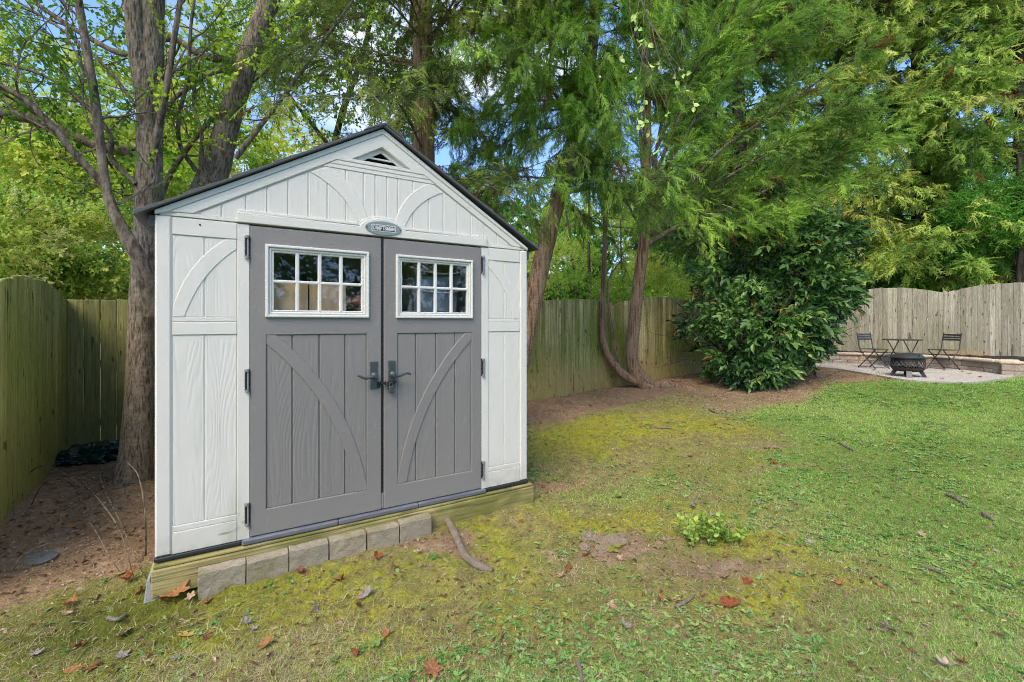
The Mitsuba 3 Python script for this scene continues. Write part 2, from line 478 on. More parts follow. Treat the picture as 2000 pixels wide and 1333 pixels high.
# doors
for m in (ID, R):
    dk = numbered(shed + '__door')
    rb = lambda a, b, c, d: mp(rect(a, b, c, d), m)
    dp = lambda name, mesh, mat, sm=False: obj(name, xf(mesh, SM), mat, dk, sm)
    dp('frame', plate(rb(0.4445, 1.209, 0.008, 1.833), -0.004, 0.04, 0.004, [rb(0.528, 1.113, 0.155, 1.19), rb(0.552, 1.096, 1.324, 1.702)]), 'grey_stipple')
    for a, b in ((0.5295, 0.6645), (0.6715, 0.8185), (0.8255, 0.9735), (0.9805, 1.1115)):
        dp('board', plate(rb(a, b, 0.1555, 1.1895), 0.004, 0.02, 0.003), 'grey_grain')
    arch = band((0.58, 1.1895), (1.1125, 0.20), (0.925, 0.745), (0.5285, 1.135), (1.045, 0.156), (0.868, 0.69), 20)
    arch = np.vstack([[(0.5285, 1.1895)], arch[:20], [(1.1125, 0.156)], arch[20:]])
    dp('brace', plate(mp(arch, m), -0.0025, 0.005, 0.003), 'grey_stipple')
    dp('backing', plate(rb(0.53, 1.11, 0.16, 1.185), 0.014, 0.03, 0.001), 'grey_stipple')
    # window: outer moulding, inner step, glazing bars
    u0, u1, z0, z1 = 0.522, 1.126, 1.296, 1.731
    dp('window_frame', plate(rb(u0, u1, z0, z1), -0.022, 0.0, 0.004, [rb(u0 + 0.017, u1 - 0.017, z0 + 0.017, z1 - 0.017)]), 'trim_white')
    dp('window_frame', plate(rb(u0 + 0.0175, u1 - 0.0175, z0 + 0.0175, z1 - 0.0175), -0.012, 0.02, 0.006, [rb(u0 + 0.034, u1 - 0.034, z0 + 0.033, z1 - 0.034)]), 'trim_white')
    a0, a1, c0, c1 = u0 + 0.0345, u1 - 0.0345, z0 + 0.0335, z1 - 0.0345
    us, zs = np.linspace(a0 + 0.011, a1 - 0.011, 5), [c0 + 0.010, (c0 + c1) / 2, c1 - 0.010]
    hl = []
    for i in range(4):
        for j in range(2):
            hl.append(rb(us[i] + (0.0005 if i == 0 else 0.0105), us[i + 1] - (0.0005 if i == 3 else 0.0105), zs[j] + (0.0005 if j == 0 else 0.009), zs[j + 1] - (0.0005 if j == 1 else 0.009)))
    dp('glazing_bars', plate(rb(a0, a1, c0, c1), -0.005, 0.02, 0.0045, hl), 'trim_white')
    for i in range(4):
        for j in range(2):
            g = rb(us[i], us[i + 1], zs[j], zs[j + 1])
            v = np.array([(x, 0.010, z) for x, z in ccw(g)])
            dp('pane', (v, np.array([[0, 1, 2], [0, 2, 3]])), 'pane_glass')
    # handle
    mx = 1.155
    hk = dp('handle_plate', plate(rb(1.133, 1.181, 0.826, 1.006), -0.016, -0.0045, 0.004), 'handle_metal')
    c, s = m(mx), (-1 if m is ID else 1)
    kn = xf(lathe([(0, 0.058), (0.012, 0.058), (0.0155, 0.054), (0.0155, 0.03), (0.021, 0.026), (0.021, 0.0)], 20), trans(c, -0.0165, 0.915) @ rotx(math.pi / 2))
    dp('handle_rose', kn, 'handle_metal', 40)
    lv = smooth_path([(c, -0.062, 0.914), (c + s * 0.03, -0.064, 0.908), (c + s * 0.062, -0.066, 0.903), (c + s * 0.092, -0.066, 0.915), (c + s * 0.113, -0.064, 0.926)] if m is ID else
                     [(c, -0.062, 0.914), (c + s * 0.03, -0.064, 0.907), (c + s * 0.06, -0.066, 0.915), (c + s * 0.09, -0.066, 0.922), (c + s * 0.113, -0.064, 0.911)], 20)
    dp('handle_lever', xf(tube(lv, np.linspace(0.0115, 0.0065, 20), 10), np.eye(4)), 'handle_metal', True)
    for zc in (1.705, 0.925, 0.145):
        x0 = m(0.4285)
        dp('hinge', cat_mesh([bx(x0 - 0.0125, x0 + 0.0125, -0.010, 0.004, zc - 0.066, zc + 0.066, 0.003)]), 'hinge_black')
        dp('hinge_cap', cat_mesh([tube([(x0, -0.012, zc + 0.052), (x0, -0.012, zc + 0.068)], 0.011, 10), tube([(x0, -0.012, zc - 0.052), (x0, -0.012, zc - 0.068)], 0.011, 10),
                                  tube([(x0 + 0.004, -0.011, zc - 0.05), (x0 + 0.004, -0.011, zc + 0.05)], 0.005, 8)]), 'hinge_grey', 40)
# astragal in the gap, hasp and padlock
sp('astragal', bx(1.2105, 1.2265, 0.010, 0.03, 0.0, 1.84, 0.002), 'hinge_black')
sp('astragal_foot', bx(1.2115, 1.2265, -0.003, 0.009, 0.012, 0.115, 0.002), 'grey_stipple')
sp('hasp', cat_mesh([bx(1.181, 1.2005, -0.014, -0.0045, 0.828, 0.868, 0.003), tube([(1.196, -0.02, 0.858), (1.31, -0.02, 0.862)], 0.0045, 8), tube([(1.198, -0.02, 0.858), (1.206, -0.02, 0.858)], 0.013, 12),
                     tube([(1.228, -0.02, 0.859), (1.234, -0.02, 0.859)], 0.012, 12), tube([(1.288, -0.02, 0.862), (1.298, -0.02, 0.862)], 0.012, 12), bx(1.246, 1.285, -0.022, -0.0165, 0.81, 0.87, 0.003)]), 'hinge_black')
pl = [(1.268 + 0.012 * math.cos(a), -0.03, 0.845 + 0.016 * math.sin(a)) for a in np.linspace(-0.5, math.pi + 0.5, 12)]
sp('padlock', cat_mesh([tube(pl, 0.0035, 8), bx(1.25, 1.287, -0.042, -0.022, 0.79, 0.838, 0.006)]), 'handle_metal')

# gable
sp('gable_backing', plate([(0.02, 1.846), (2.366, 1.846), (2.366, 1.87), (1.22, 2.56), (0.02, 1.87)], 0.015, 0.06, 0.002, [[(1.022, 2.335), (1.412, 2.335), (1.2165, 2.449)]]), 'white_fine')
grooves = [0.20, 0.303, 0.422, 0.532, 0.645, 0.76, 0.871, 0.983, 1.096, 1.173, 1.250, 1.327, 1.432, 1.549, 1.662, 1.772, 1.885, 1.998, 2.106, 2.21]
inner = Polygon([(0.178, 1.868), (2.262, 1.868), (1.625, 2.235), (1.585, 2.257), (0.855, 2.257)])
for a, b in zip(grooves[:-1], grooves[1:]):
    c = inner.intersection(Polygon(rect(a + 0.0035, b - 0.0035, 1.86, 2.30)))
    if c.area > 1e-4:
        sp('gable_board', plate(np.array(c.exterior.coords)[:-1], 0.009, 0.02, 0.0025), 'white_fine')
# rake mouldings: outer band, inner band, vent triangle
pk = 1.221
sp('rake_moulding', plate([(0.0, 1.848), (0.058, 1.868), (pk, 2.538), (2.345, 1.868), (2.388, 1.848), (2.388, 1.869), (pk, 2.573), (0.0, 1.869)], -0.004, 0.03, 0.003), 'white_stipple')
sp('gable_sill', plate([(0.062, 1.848), (2.341, 1.848), (2.306, 1.8665), (0.1, 1.8665)], 0.001, 0.03, 0.002), 'white_stipple')
vent = Polygon([(0.935, 2.312), (1.505, 2.312), (pk, 2.5)])
tri_v = [(1.022, 2.335), (1.412, 2.335), (1.2165, 2.449)]
rk = [(0.064, 1.8695), (0.166, 1.8695), (0.925, 2.3115), (1.512, 2.3115), (2.25, 1.8695), (2.338, 1.8695), (pk, 2.5355)]
sp('rake_moulding', plate(rk, 0.0005, 0.03, 0.003, [tri_v]), 'white_stipple')
sp('vent_ledge', plate([(0.885, 2.285), (1.555, 2.285), (1.515, 2.3095), (0.925, 2.3095)], 0.003, 0.03, 0.003), 'white_stipple')
sp('vent_ledge', plate([(0.84, 2.259), (1.598, 2.259), (1.558, 2.2835), (0.883, 2.2835)], 0.0055, 0.03, 0.002), 'white_stipple')
vk = numbered(shed + '__vent')
t2 = [(1.06, 2.3405), (1.374, 2.3405), (1.2165, 2.433)]
obj('frame', xf(plate(inset(ccw(tri_v), 0.0005), 0.030, 0.04, 0.003, [[(1.098, 2.347), (1.336, 2.347), (1.30, 2.368), (1.134, 2.368)], [(1.152, 2.379), (1.282, 2.379), (1.2165, 2.417)]]), SM), 'trim_white', vk)
obj('louver', xf(bx(1.09, 1.345, 0.055, 0.061, 2.33, 2.345, 0.001), SM), 'hinge_black', vk)
obj('louver', xf(bx(1.09, 1.345, 0.050, 0.056, 2.365, 2.38, 0.001), SM), 'hinge_black', vk)
for sgn, o in ((1, (0.64, 2.147)), (-1, (0, 0))):                  # gable arches
    mm = (lambda u: u) if sgn == 1 else (lambda u: 2.425 - u)
    ar = band((0.875, 2.2565), (1.121, 1.948), (1.035, 2.13), (0.772, 2.205), (1.052, 1.926), (0.945, 2.092), 18)
    ar = np.vstack([ar[:18], ar[18:]])
    sp('gable_arch', plate([(mm(u), z) for u, z in ar], 0.0035, 0.0095, 0.0025), 'white_stipple')
th = np.linspace(0.16, math.pi - 0.16, 24)
hump = [(1.2225 - 0.158 * math.cos(t), 1.886 + 0.078 * math.sin(t)) for t in th]
sp('header_beam', plate([(0.377, 1.8475), (2.012, 1.8475), (2.012, 1.906)] + hump[::-1] + [(0.377, 1.906)], -0.010, 0.02, 0.003), 'white_stipple')
sp('header_ledge', plate([(0.377, 1.906), (2.012, 1.906), (2.012, 1.9215)] + [(1.2225 - 0.172 * math.cos(t), 1.889 + 0.089 * math.sin(t)) for t in np.linspace(0.37, math.pi - 0.37, 22)][::-1] + [(0.377, 1.9215)], -0.004, 0.006, 0.002), 'white_stipple')
bk = numbered(shed + '__name_badge')
labels[bk] = {'label': 'oval grey badge with white lettering above the doors'}
scene['badge_grey'] = pr([0.19, 0.225, 0.225], 0.45)
scene['badge_black'] = pr([0.015, 0.022, 0.024], 0.4)
scene['badge_white'] = pr([0.75, 0.76, 0.75], 0.4)
bc = (1.2225, 1.898)
obj('oval', xf(plate([(bc[0] + 0.122 * math.cos(t), bc[1] + 0.0475 * math.sin(t)) for t in np.linspace(0, 2 * math.pi, 48, False)], -0.016, -0.0105, 0.002), SM), 'badge_grey', bk)
obj('border', xf(plate(rect(bc[0] - 0.080, bc[0] + 0.080, bc[1] - 0.0215, bc[1] + 0.0215), -0.0172, -0.0162, 0.0004), SM), 'badge_white', bk)
obj('field', xf(plate(rect(bc[0] - 0.076, bc[0] + 0.076, bc[1] - 0.018, bc[1] + 0.018), -0.0184, -0.0174, 0.0004), SM), 'badge_black', bk)
tm = meshkit.text_mesh('CRAFTSMAN', 0.023, 0.001, bold=True)
tv = np.array(tm.vertices)
w = tv[:, 0].max() - tv[:, 0].min()
tv = np.stack([(tv[:, 0] - tv[:, 0].min()) * 0.142 / w + bc[0] - 0.071, -0.0186 - tv[:, 2], tv[:, 1] * 1.1 + bc[1] - 0.0126], 1)
obj('lettering', xf((tv, np.array(tm.faces)), SM), 'badge_white', bk)
for s in (-1, 1):
    obj('rivet', xf(xf(lathe([(0, 0.004), (0.004, 0.003), (0.0055, 0)], 10), trans(bc[0] + s * 0.112, -0.0162, bc[1]) @ rotx(math.pi / 2)), SM), 'handle_metal', bk, 40)

# roof: two slopes of stepped courses, ridge cap, fascia below
def slope_profile(u0, u1, zf, n=6):
    """Saw-tooth section of a roof slope from the eave u0 up to the ridge u1."""
    us = np.linspace(u0, u1, n + 1)
    low = [(u, zf(u)) for u in us]
    top = []
    for a, b in zip(us[:-1], us[1:]):
        top += [(a, zf(a) + 0.024), (b, zf(b) + 0.014)]
    return low + top[::-1]


zl = lambda u: 1.872 + SLOPE * u + 0.004
zr = lambda u: 1.872 + SLOPE * (2.442 - u) + 0.004
scene_roof = []
for prof in (slope_profile(-0.085, 1.221, zl), slope_profile(2.475, 1.221, zr)):
    sp('roof_slope', plate(prof, -0.032, 2.16, 0.002), 'roof_mat')
sp('ridge_cap', plate([(1.09, zl(1.09) + 0.016), (1.221, zl(1.221) + 0.015), (1.352, zr(1.352) + 0.016), (1.352, zr(1.352) + 0.026), (1.24, zr(1.24) + 0.030), (1.2, zl(1.2) + 0.030), (1.09, zl(1.09) + 0.026)], -0.037, 2.165, 0.003), 'roof_mat')
# side walls with their own boards, rear wall, floor, base lip
for x0, x1, s in ((0.0, 0.05, -1), (2.34, 2.388, 1)):
    sp('side_wall', bx(x0 + 0.012, x1 - 0.012, 0.06, 2.05, 0.0, 1.87, 0.002), 'white_grain')
    xo = x0 if s < 0 else x1
    for k in range(12):
        y0 = 0.062 + k * 0.164
        sp('side_board', bx(xo + (0.004 if s < 0 else -0.02), xo + (0.02 if s < 0 else -0.004), y0 + 0.003, y0 + 0.161, 0.02, 1.865, 0.003), 'white_grain')
    sp('fascia', bx(xo + (-0.005 if s < 0 else -0.025), xo + (0.025 if s < 0 else 0.005), -0.02, 2.1, 1.80, 1.862, 0.003) if False else bx(xo - 0.03 if s < 0 else xo + 0.002, xo - 0.002 if s < 0 else xo + 0.03, 0.02, 2.1, 1.78, 1.845, 0.004), 'roof_mat')
sp('rear_wall', plate([(0.02, 0.0), (2.366, 0.0), (2.366, 1.87), (1.22, 2.56), (0.02, 1.87)], 2.05, 2.09, 0.002), 'inside_mat')
sp('floor', bx(0.01, 2.378, 0.02, 2.09, -0.02, -0.002, 0.002), 'inside_mat')
sp('base_sill', bx(-0.004, 0.4, -0.006, 0.06, -0.024, -0.0025, 0.004), 'base_black')
sp('base_sill', bx(2.0, 2.392, -0.006, 0.06, -0.024, -0.0025, 0.004), 'base_black')
ns = 3
rmp = [bx(0.40 + 1.6 * k / ns + 0.001, 0.40 + 1.6 * (k + 1) / ns - 0.001, -0.024, 0.03, -0.029, 0.003, 0.007) for k in range(ns)]
sp('door_threshold', cat_mesh(rmp), 'base_blue')

# things kept inside, seen through the panes
def ply_color(p, n, uv):
    u, z, w = shed_uvw(p)
    f = 5 * noise(u * 5, z * 1.1, 1.0) + u * 9
    return mix([0.50, 0.34, 0.19], [0.62, 0.45, 0.27], dr.abs(2 * (f - dr.floor(f)) - 1)) * (0.8 + 0.3 * noise(u * 3, z * 2, 5.0))


scene['plywood_mat'] = pr(mikit.proc(ply_color), 0.6)
scene['orange_mat'] = pr([0.32, 0.095, 0.02], 0.4)
scene['bin_mat'] = pr([0.16, 0.2, 0.24], 0.3)
scene['bin_rim'] = pr([0.62, 0.64, 0.66], 0.3)
for u0, u1, y, zt, lab in ((0.46, 0.765, 0.075, 1.515, 'bare plywood board standing behind the left door window, leftmost panes'),
                           (0.775, 1.0, 0.095, 1.51, 'bare plywood board behind the left door window, nearer its centre')):
    obj('plywood_sheet', xf(plate(rect(u0, u1, 0.0, zt), y, y + 0.018, 0.001), SM), 'plywood_mat', label=lab, cat='plywood')
oc = np.array([(1.09, 0.24, 1.40), (1.17, 0.25, 1.43), (1.27, 0.26, 1.42)])
obj('orange_float', xf(tube(smooth_path([(1.03, 0.24, 1.385), (1.12, 0.24, 1.41), (1.22, 0.24, 1.425), (1.3, 0.25, 1.42)], 12), [0.02, .04, .05, .055, .06, .06, .06, .055, .05, .045, .03, .015], 14), SM), 'orange_mat', smooth=True,
    label='curved orange item seen in the bottom right pane of the left door window', cat='stored item')
bk = thing('storage_bin', 'grey blue plastic bin with pale rims behind the right door window', 'storage bin')
obj('body', xf(plate([(1.52, 1.30), (1.86, 1.30), (1.9, 1.66), (1.5, 1.60)], 0.2, 0.55, 0.02), SM), 'bin_mat', bk)
for zz in (1.515, 1.66):
    obj('rim', xf(tube(smooth_path([(1.46, 0.18, zz + 0.02), (1.6, 0.17, zz - 0.012), (1.78, 0.17, zz - 0.018), (1.93, 0.18, zz + 0.02)], 12), 0.006, 8), SM), 'bin_rim', bk, True)

# timber base
def beam_color(p, n, uv):
    u, z, w = shed_uvw(p)
    g = fbm(u * 3, z * 90, w * 30, 3)
    c = mix([0.24, 0.20, 0.065], [0.38, 0.33, 0.14], g)
    c = mix(c, [0.13, 0.14, 0.022], smoothstep(0.36, 0.7, fbm(u * 4 + 2, z * 9, 1.0, 3)) * 0.75)
    return mix(c, [0.09, 0.075, 0.04], smoothstep(0.62, 0.8, noise(u * 5, z * 160, 3.0)) * 0.6)


scene['beam_mat'] = bumped(mikit.proc(beam_color), lambda p, n, uv: noise(shed_uvw(p)[0] * 5, shed_uvw(p)[1] * 190, 0.0), 0.003, 0.8)
tb = thing('timber_base', 'greenish yellow pressure treated timber frame under the shed', 'timber frame')
gb = lambda a, b, y0, y1, z0, z1: xf(bx(a, b, y0, y1, z0, z1, 0.006), SM)
obj('beam', gb(-0.012, 2.43, -0.03, 0.06, -0.2, -0.055), 'beam_mat', tb)
obj('plank', gb(-0.006, 2.425, -0.022, 0.35, -0.0535, -0.034), 'beam_mat', tb)
obj('plank', gb(-0.006, 2.425, 0.354, 2.1, -0.0535, -0.026), 'beam_mat', tb)
obj('beam', gb(-0.012, 0.08, 0.064, 2.1, -0.2, -0.055), 'beam_mat', tb)
obj('beam', gb(2.34, 2.43, 0.064, 2.1, -0.2, -0.055), 'beam_mat', tb)
scene['concrete_mat'] = bumped(mikit.proc(lambda p, n, uv: mix([0.24, 0.25, 0.23], [0.36, 0.37, 0.34], fbm(p.x * 30, p.y * 30, p.z * 30, 3))), lambda p, n, uv: noise(p.x * 200, p.y * 200, p.z * 200), 0.002, 0.9)
obj('concrete_block', xf(plate([(-0.055, -0.30), (0.05, -0.30), (0.03, -0.205), (-0.02, -0.10), (-0.03, -0.10)], -0.02, 0.35, 0.004), SM), 'concrete_mat', label='pale grey concrete block wedged under the left corner of the shed base', cat='block')

# paving blocks leant along the base
def paver_color(p, n, uv):
    u, z, w = shed_uvw(p)
    k = cell_rand(dr.floor((u + 2) / 0.222), 3.0, 1.0)
    c = mix(mix([0.21, 0.185, 0.13], [0.30, 0.235, 0.14], k), [0.31, 0.275, 0.21], fbm(p.x * 18, p.y * 18, p.z * 18, 4))
    c = mix(c, [0.17, 0.16, 0.07], smoothstep(0.5, 0.75, fbm(p.x * 7, p.y * 7, p.z * 7 + 4, 3)) * 0.6)
    return c * (0.75 + 0.5 * noise(p.x * 140, p.y * 140, p.z * 140))


scene['paver_mat'] = bumped(mikit.proc(paver_color), lambda p, n, uv: noise(p.x * 170, p.y * 170, p.z * 170) + fbm(p.x * 40, p.y * 40, p.z * 40, 3), 0.004, 0.95)
pav = [(0.197, 0.418, -0.088, 0.0), (0.424, 0.636, -0.090, 0.0), (0.643, 0.858, -0.083, 0.0), (0.867, 1.085, -0.080, 0.0), (1.096, 1.300, -0.080, 0.0), (1.309, 1.528, -0.070, 0.0)]
names = ['leftmost of the row, greyest', 'second from the left', 'third from the left', 'third from the right', 'second from the right', 'rightmost and highest of the row']
for (a, b, zt, tilt), nm in zip(pav, names):
    prof = [(-0.20, -0.26), (0.0, -0.26), (0.0, 0.0), (-0.012, 0.0), (-0.10, -0.002), (-0.118, -0.02)]
    v, f = plate([(-y, z) for y, z in ccw([(y * 1.0, z) for y, z in [(-0.100, -0.30), (-0.036, -0.30), (-0.036, 0.0), (-0.090, 0.0), (-0.100, -0.010)]])], a, b, 0.003)
    v = np.stack([v[:, 1], -v[:, 0], v[:, 2] + zt + (v[:, 1] - (a + b) / 2) * tilt * 3], 1)
    m = trimesh.Trimesh(v, f[:, ::-1], process=True)
    m = m.subdivide_to_size(0.025)
    vv = np.array(m.vertices)
    vv += (meshkit.fbm(np.stack([vv[:, 0] * 1, vv[:, 1], vv[:, 2]], -1) * 26 + a * 50, 3, 4)[:, None] - 0.5) * np.array([0.006, 0.012, 0.009])
    obj('paving_block', xf((vv, np.array(m.faces)), SM), 'paver_mat', label=f'paving block on edge against the shed base, {nm}', cat='paving block', group='paving blocks along the shed base')

# ------------------------------------------------------------------ fences
def fence_mat(key, A, D, pitch, light, dark, algae, top_amt, warm, seed):
    def f(p, n, uv):
        dx, dy = mi.Float(p.x) - A[0], mi.Float(p.y) - A[1]
        s, z = dx * D[0] + dy * D[1], mi.Float(p.z)
        k = dr.floor(s / pitch)
        r, r2 = cell_rand(k, seed, 1.0), cell_rand(k, seed, 2.0)
        g = fbm(s * 75 + r * 9, z * 2.2 + r * 31, 0.0, 3)
        knot = smoothstep(0.86, 0.95, noise(s * 28, z * 7 + r * 50, 3.0))
        c = mix(dark, light, dr.clip(0.02 + 0.85 * r * r2 + 0.25 * r + (g - 0.5) * 1.3, 0, 1))
        low = 1 - (z - (0.25 + 0.02 * s)) / 1.8
        al = smoothstep(0.35, 0.8, fbm(s * 1.1 + seed, z * 0.8, 1.0, 3) + 0.35 * (low - 0.5) + 0.25 * (r2 - 0.5))
        c = mix(c, algae, al * top_amt)
        c = mix(c, warm, smoothstep(0.72, 1.0, low + 0.25 * (noise(s * 3, z * 3, 7.0) - 0.5)) * 0.7)
        return mix(c, [0.03, 0.022, 0.012], knot * 0.7) * (0.75 + 0.5 * noise(s * 160, z * 14, r * 9))

    def h(p, n, uv):
        dx, dy = mi.Float(p.x) - A[0], mi.Float(p.y) - A[1]
        return noise((dx * D[0] + dy * D[1]) * 150, mi.Float(p.z) * 5, 0.0)

    scene[key] = bumped(mikit.proc(f), h, 0.003, 0.85, specular=0.2)


def fence(A, D, t0, t1, pitch, gap, height, panel, phase, mat, label, dip=0.16, name='wooden_fence', posts=True, flat_until=None, wide=None, seed=1, level=None):
    rng = np.random.default_rng(seed)
    k = thing(name, label, 'fence', 'wooden garden fences')
    M = trans(A[0], A[1], 0, math.atan2(D[1], D[0]))
    gz = lambda t: float(ground(A[0] + D[0] * t, A[1] + D[1] * t)) if level is None else level

    def top(t):
        if flat_until is not None and t < flat_until:
            return gz(t) + height - dip * 0.75
        q = ((t - phase) / panel) % 1.0
        return gz(t) + height - dip * abs(2 * q - 1) ** 2.0

    t = math.floor(t0 / pitch) * pitch
    while t < t1:
        w = pitch
        a, b = t + gap / 2, t + w - gap / 2
        z0 = gz((a + b) / 2) - 0.008 + rng.uniform(-.012, .012)
        dz = rng.uniform(-.008, .008)
        y = rng.uniform(-.004, .004)
        lean = rng.uniform(-.004, .004)
        obj('picket', xf(plate([(a, z0), (b, z0 + rng.uniform(-.004, .004)), (b + lean, top(b) + dz), ((a + b) / 2 + lean, top((a + b) / 2) + dz), (a + lean, top(a) + dz)], y, y + 0.019, 0.006), M), mat, k)
        t += w
    for zr in (0.28, 0.95, 1.5):
        n = max(2, int((t1 - t0) / panel) + 1)
        for q0, q1 in zip(np.linspace(t0, t1, n + 1)[:-1], np.linspace(t0, t1, n + 1)[1:]):
            za, zb = gz(q0) + zr, gz(q1) + zr
            v, f = bx(q0, q1, 0.024, 0.062, 0, 0.085, 0.004)
            v[:, 2] += za + (zb - za) * (v[:, 0] - q0) / (q1 - q0)
            obj('rail', xf((v, f), M), mat, k)
    if posts:
        q = phase + math.ceil((t0 - phase) / panel) * panel
        while q <= t1 + 0.01:
            obj('post', xf(bx(q - 0.045, q + 0.045, 0.066, 0.155, gz(q) - 0.2, gz(q) + height - dip + 0.06, 0.006), M), mat, k)
            q += panel
    return k


fence_mat('fence_back', FA, FD, 0.092, [0.74, 0.61, 0.30], [0.22, 0.20, 0.07], [0.16, 0.195, 0.04], 0.9, [0.38, 0.28, 0.12], 3.0)
fence_mat('fence_right', FC, FR, 0.105, [0.50, 0.465, 0.37], [0.26, 0.24, 0.185], [0.20, 0.20, 0.11], 0.55, [0.44, 0.30, 0.14], 5.0)
FL = np.array([-0.576, 0.817])
FS = FA - FL * 5.0
fence_mat('fence_left', FS, FL, 0.088, [0.446, 0.446, 0.160], [0.206, 0.223, 0.071], [0.160, 0.206, 0.038], 0.8, [0.192, 0.192, 0.064], 8.0)
fence_mat('fence_corner', FA, FD, 0.142, [0.415, 0.383, 0.143], [0.192, 0.192, 0.071], [0.143, 0.175, 0.038], 0.8, [0.192, 0.192, 0.064], 9.0)
fence(FA, FD, 0.03, 1.27, 0.142, 0.004, 1.85, 2.44, 0.94 - 2.44, 'fence_corner', 'short level run of green stained wide boards in the left corner behind the big tree', flat_until=9, posts=False, seed=2)
fence(FA, FD, 1.29, 16.9, 0.092, 0.0015, 1.84, 2.44, 0.94, 'fence_back', 'long green stained wooden fence with arched panels running behind the shed and trees', seed=3)
fence(FC, FR, 0.05, 6.2, 0.105, 0.0015, 1.83, 2.5, 0.15, 'fence_right', 'weathered grey wooden fence with arched top behind the patio', dip=0.2, seed=4, level=0.64)
fence(FS, FL, 1.6, 4.97, 0.088, 0.0015, 1.87, 2.44, 4.97 - 2.44 * 2 + 0.1, 'fence_left', 'dark green stained arched fence at the left edge of the yard', seed=5)

# ------------------------------------------------------------------ foliage machinery
def leaf_mat(key, trans_amt, rough=0.45):
    scene[key] = {'type': 'principledthin', 'base_color': {'type': 'mesh_attribute', 'name': 'vertex_color'}, 'roughness': rough, 'diff_trans': trans_amt, 'spec_trans': 0.0, 'eta': 1.4}


leaf_mat('leaf_thin', 0.95, 0.5)
leaf_mat('needle_thin', 0.85, 0.6)
leaf_mat('leaf_gloss', 0.45, 0.28)
scene['laurel_leaf'] = pr({'type': 'mesh_attribute', 'name': 'vertex_color'}, 0.36, specular=0.4)


def unit(v):
    return v / (np.linalg.norm(v, axis=-1, keepdims=True) + 1e-12)


def leaf_shape(length, width, fold=0.12, droop=0.1, n=2):
    """One folded leaf along x."""
    if n == 1:
        v = np.array([[0, 0, 0], [.45, .5, fold], [1, 0, -droop], [.45, -.5, fold]]) * [length, width, length]
        return v, np.array([[0, 2, 1], [0, 3, 2]])
    v = np.array([[0, 0, 0], [.3, .46, fold], [.68, .36, fold * .8], [1, 0, -droop], [.68, -.36, fold * .8], [.3, -.46, fold], [.5, 0, .02]]) * [length, width, length]
    return v, np.array([[0, 6, 1], [1, 6, 2], [2, 6, 3], [3, 6, 4], [4, 6, 5], [5, 6, 0]])


def place_local(mesh, pos, az, el, roll):
    v, f = mesh
    M = np.eye(4)
    M = trans(*pos) @ trans(0, 0, 0, az) @ roty(-el) @ rotx(roll)
    return xf((v, f), M)


def broad_spray(n, L, leaf, width, seed, fine=1, twig=0.004):
    """A twig with alternating leaves, along x."""
    r = np.random.default_rng(seed)
    ms = [(np.array([[0, -twig, 0], [0, twig, 0], [L, 0, -.03 * L]]), np.array([[0, 1, 2]]))]
    for i in range(n):
        t = (i + 0.6) / n
        s = 1 if i % 2 else -1
        k = leaf * r.uniform(.7, 1.15)
        ms.append(place_local(leaf_shape(k, k * width, n=fine), (L * t, 0, -.03 * L * t), s * r.uniform(.4, 1.2) * (1.1 - .6 * t), r.uniform(-.7, .35), r.uniform(-.8, .8)))
    return cat_mesh(ms)


def feather(n, L, seed, wid=0.035, ang=0.6, side=0.42):
    """A flat ferny conifer spray along x, its tips drooping."""
    r = np.random.default_rng(seed)
    ms = []

    def blade(p, az, el, l, w):
        ms.append(place_local((np.array([[.06 * l, -w, 0], [.06 * l, w, 0.01 * l], [l, 0, -.12 * l]]), np.array([[0, 1, 2]])), p, az, el, r.uniform(-.7, .7)))

    blade((0, 0, 0), 0, 0, L, wid * .8 * L)
    for i in range(n):
        t = 0.06 + 0.86 * (i + r.uniform(0, .6)) / n
        s = 1 if i % 2 else -1
        l = L * side * (1 - .62 * t) * r.uniform(.75, 1.2)
        blade((L * t, 0, -.12 * L * t * t), s * (ang + r.uniform(-.15, .25)), r.uniform(-.45, .12), l, wid * L * .55)
    return cat_mesh(ms)


def scatter(templates, P, D, S, C, rng, flat=0.6, jitter=0.16):
    """Copies of the templates at points P along directions D, scaled S, tinted C: one mesh and its vertex colours."""
    n = len(P)
    D = unit(D)
    up = unit(rng.normal(size=(n, 3)) * (1 - flat) + np.array([0, 0, 1.0]) * flat)
    side = unit(np.cross(up, D))
    nor = np.cross(D, side)
    which = rng.integers(0, len(templates), n)
    vs, fs, cs, base = [], [], [], 0
    for k, (tv, tf) in enumerate(templates):
        m = np.nonzero(which == k)[0]
        if not len(m):
            continue
        v = P[m, None] + S[m, None, None] * (tv[None, :, 0:1] * D[m, None] + tv[None, :, 1:2] * side[m, None] + tv[None, :, 2:3] * nor[m, None])
        f = tf[None] + (np.arange(len(m)) * len(tv))[:, None, None] + base
        c = C[m, None] * (1 + jitter * rng.normal(size=(len(m), len(tv), 1))).clip(.4, 1.8)
        vs.append(v.reshape(-1, 3))
        fs.append(f.reshape(-1, 3))
        cs.append(np.broadcast_to(c, v.shape).reshape(-1, 3))
        base += len(m) * len(tv)
    return (np.vstack(vs), np.vstack(fs)), np.clip(np.vstack(cs), 0.002, .72)


GAIN = 4.7


def palette(cols, P, rng, scale=1.2, seed=0, spread=0.35):
    """Colours drawn from a list, clump by clump."""
    cols = np.asarray(cols, float) * GAIN
    t = np.clip((meshkit.fbm(P * scale, 3, seed) - 0.5) * 2.2 + 0.5 + spread * rng.normal(size=len(P)) * .5, 0, .999) * (len(cols) - 1)
    i = t.astype(int)
    return cols[i] + (cols[np.minimum(i + 1, len(cols) - 1)] - cols[i]) * (t - i)[:, None]


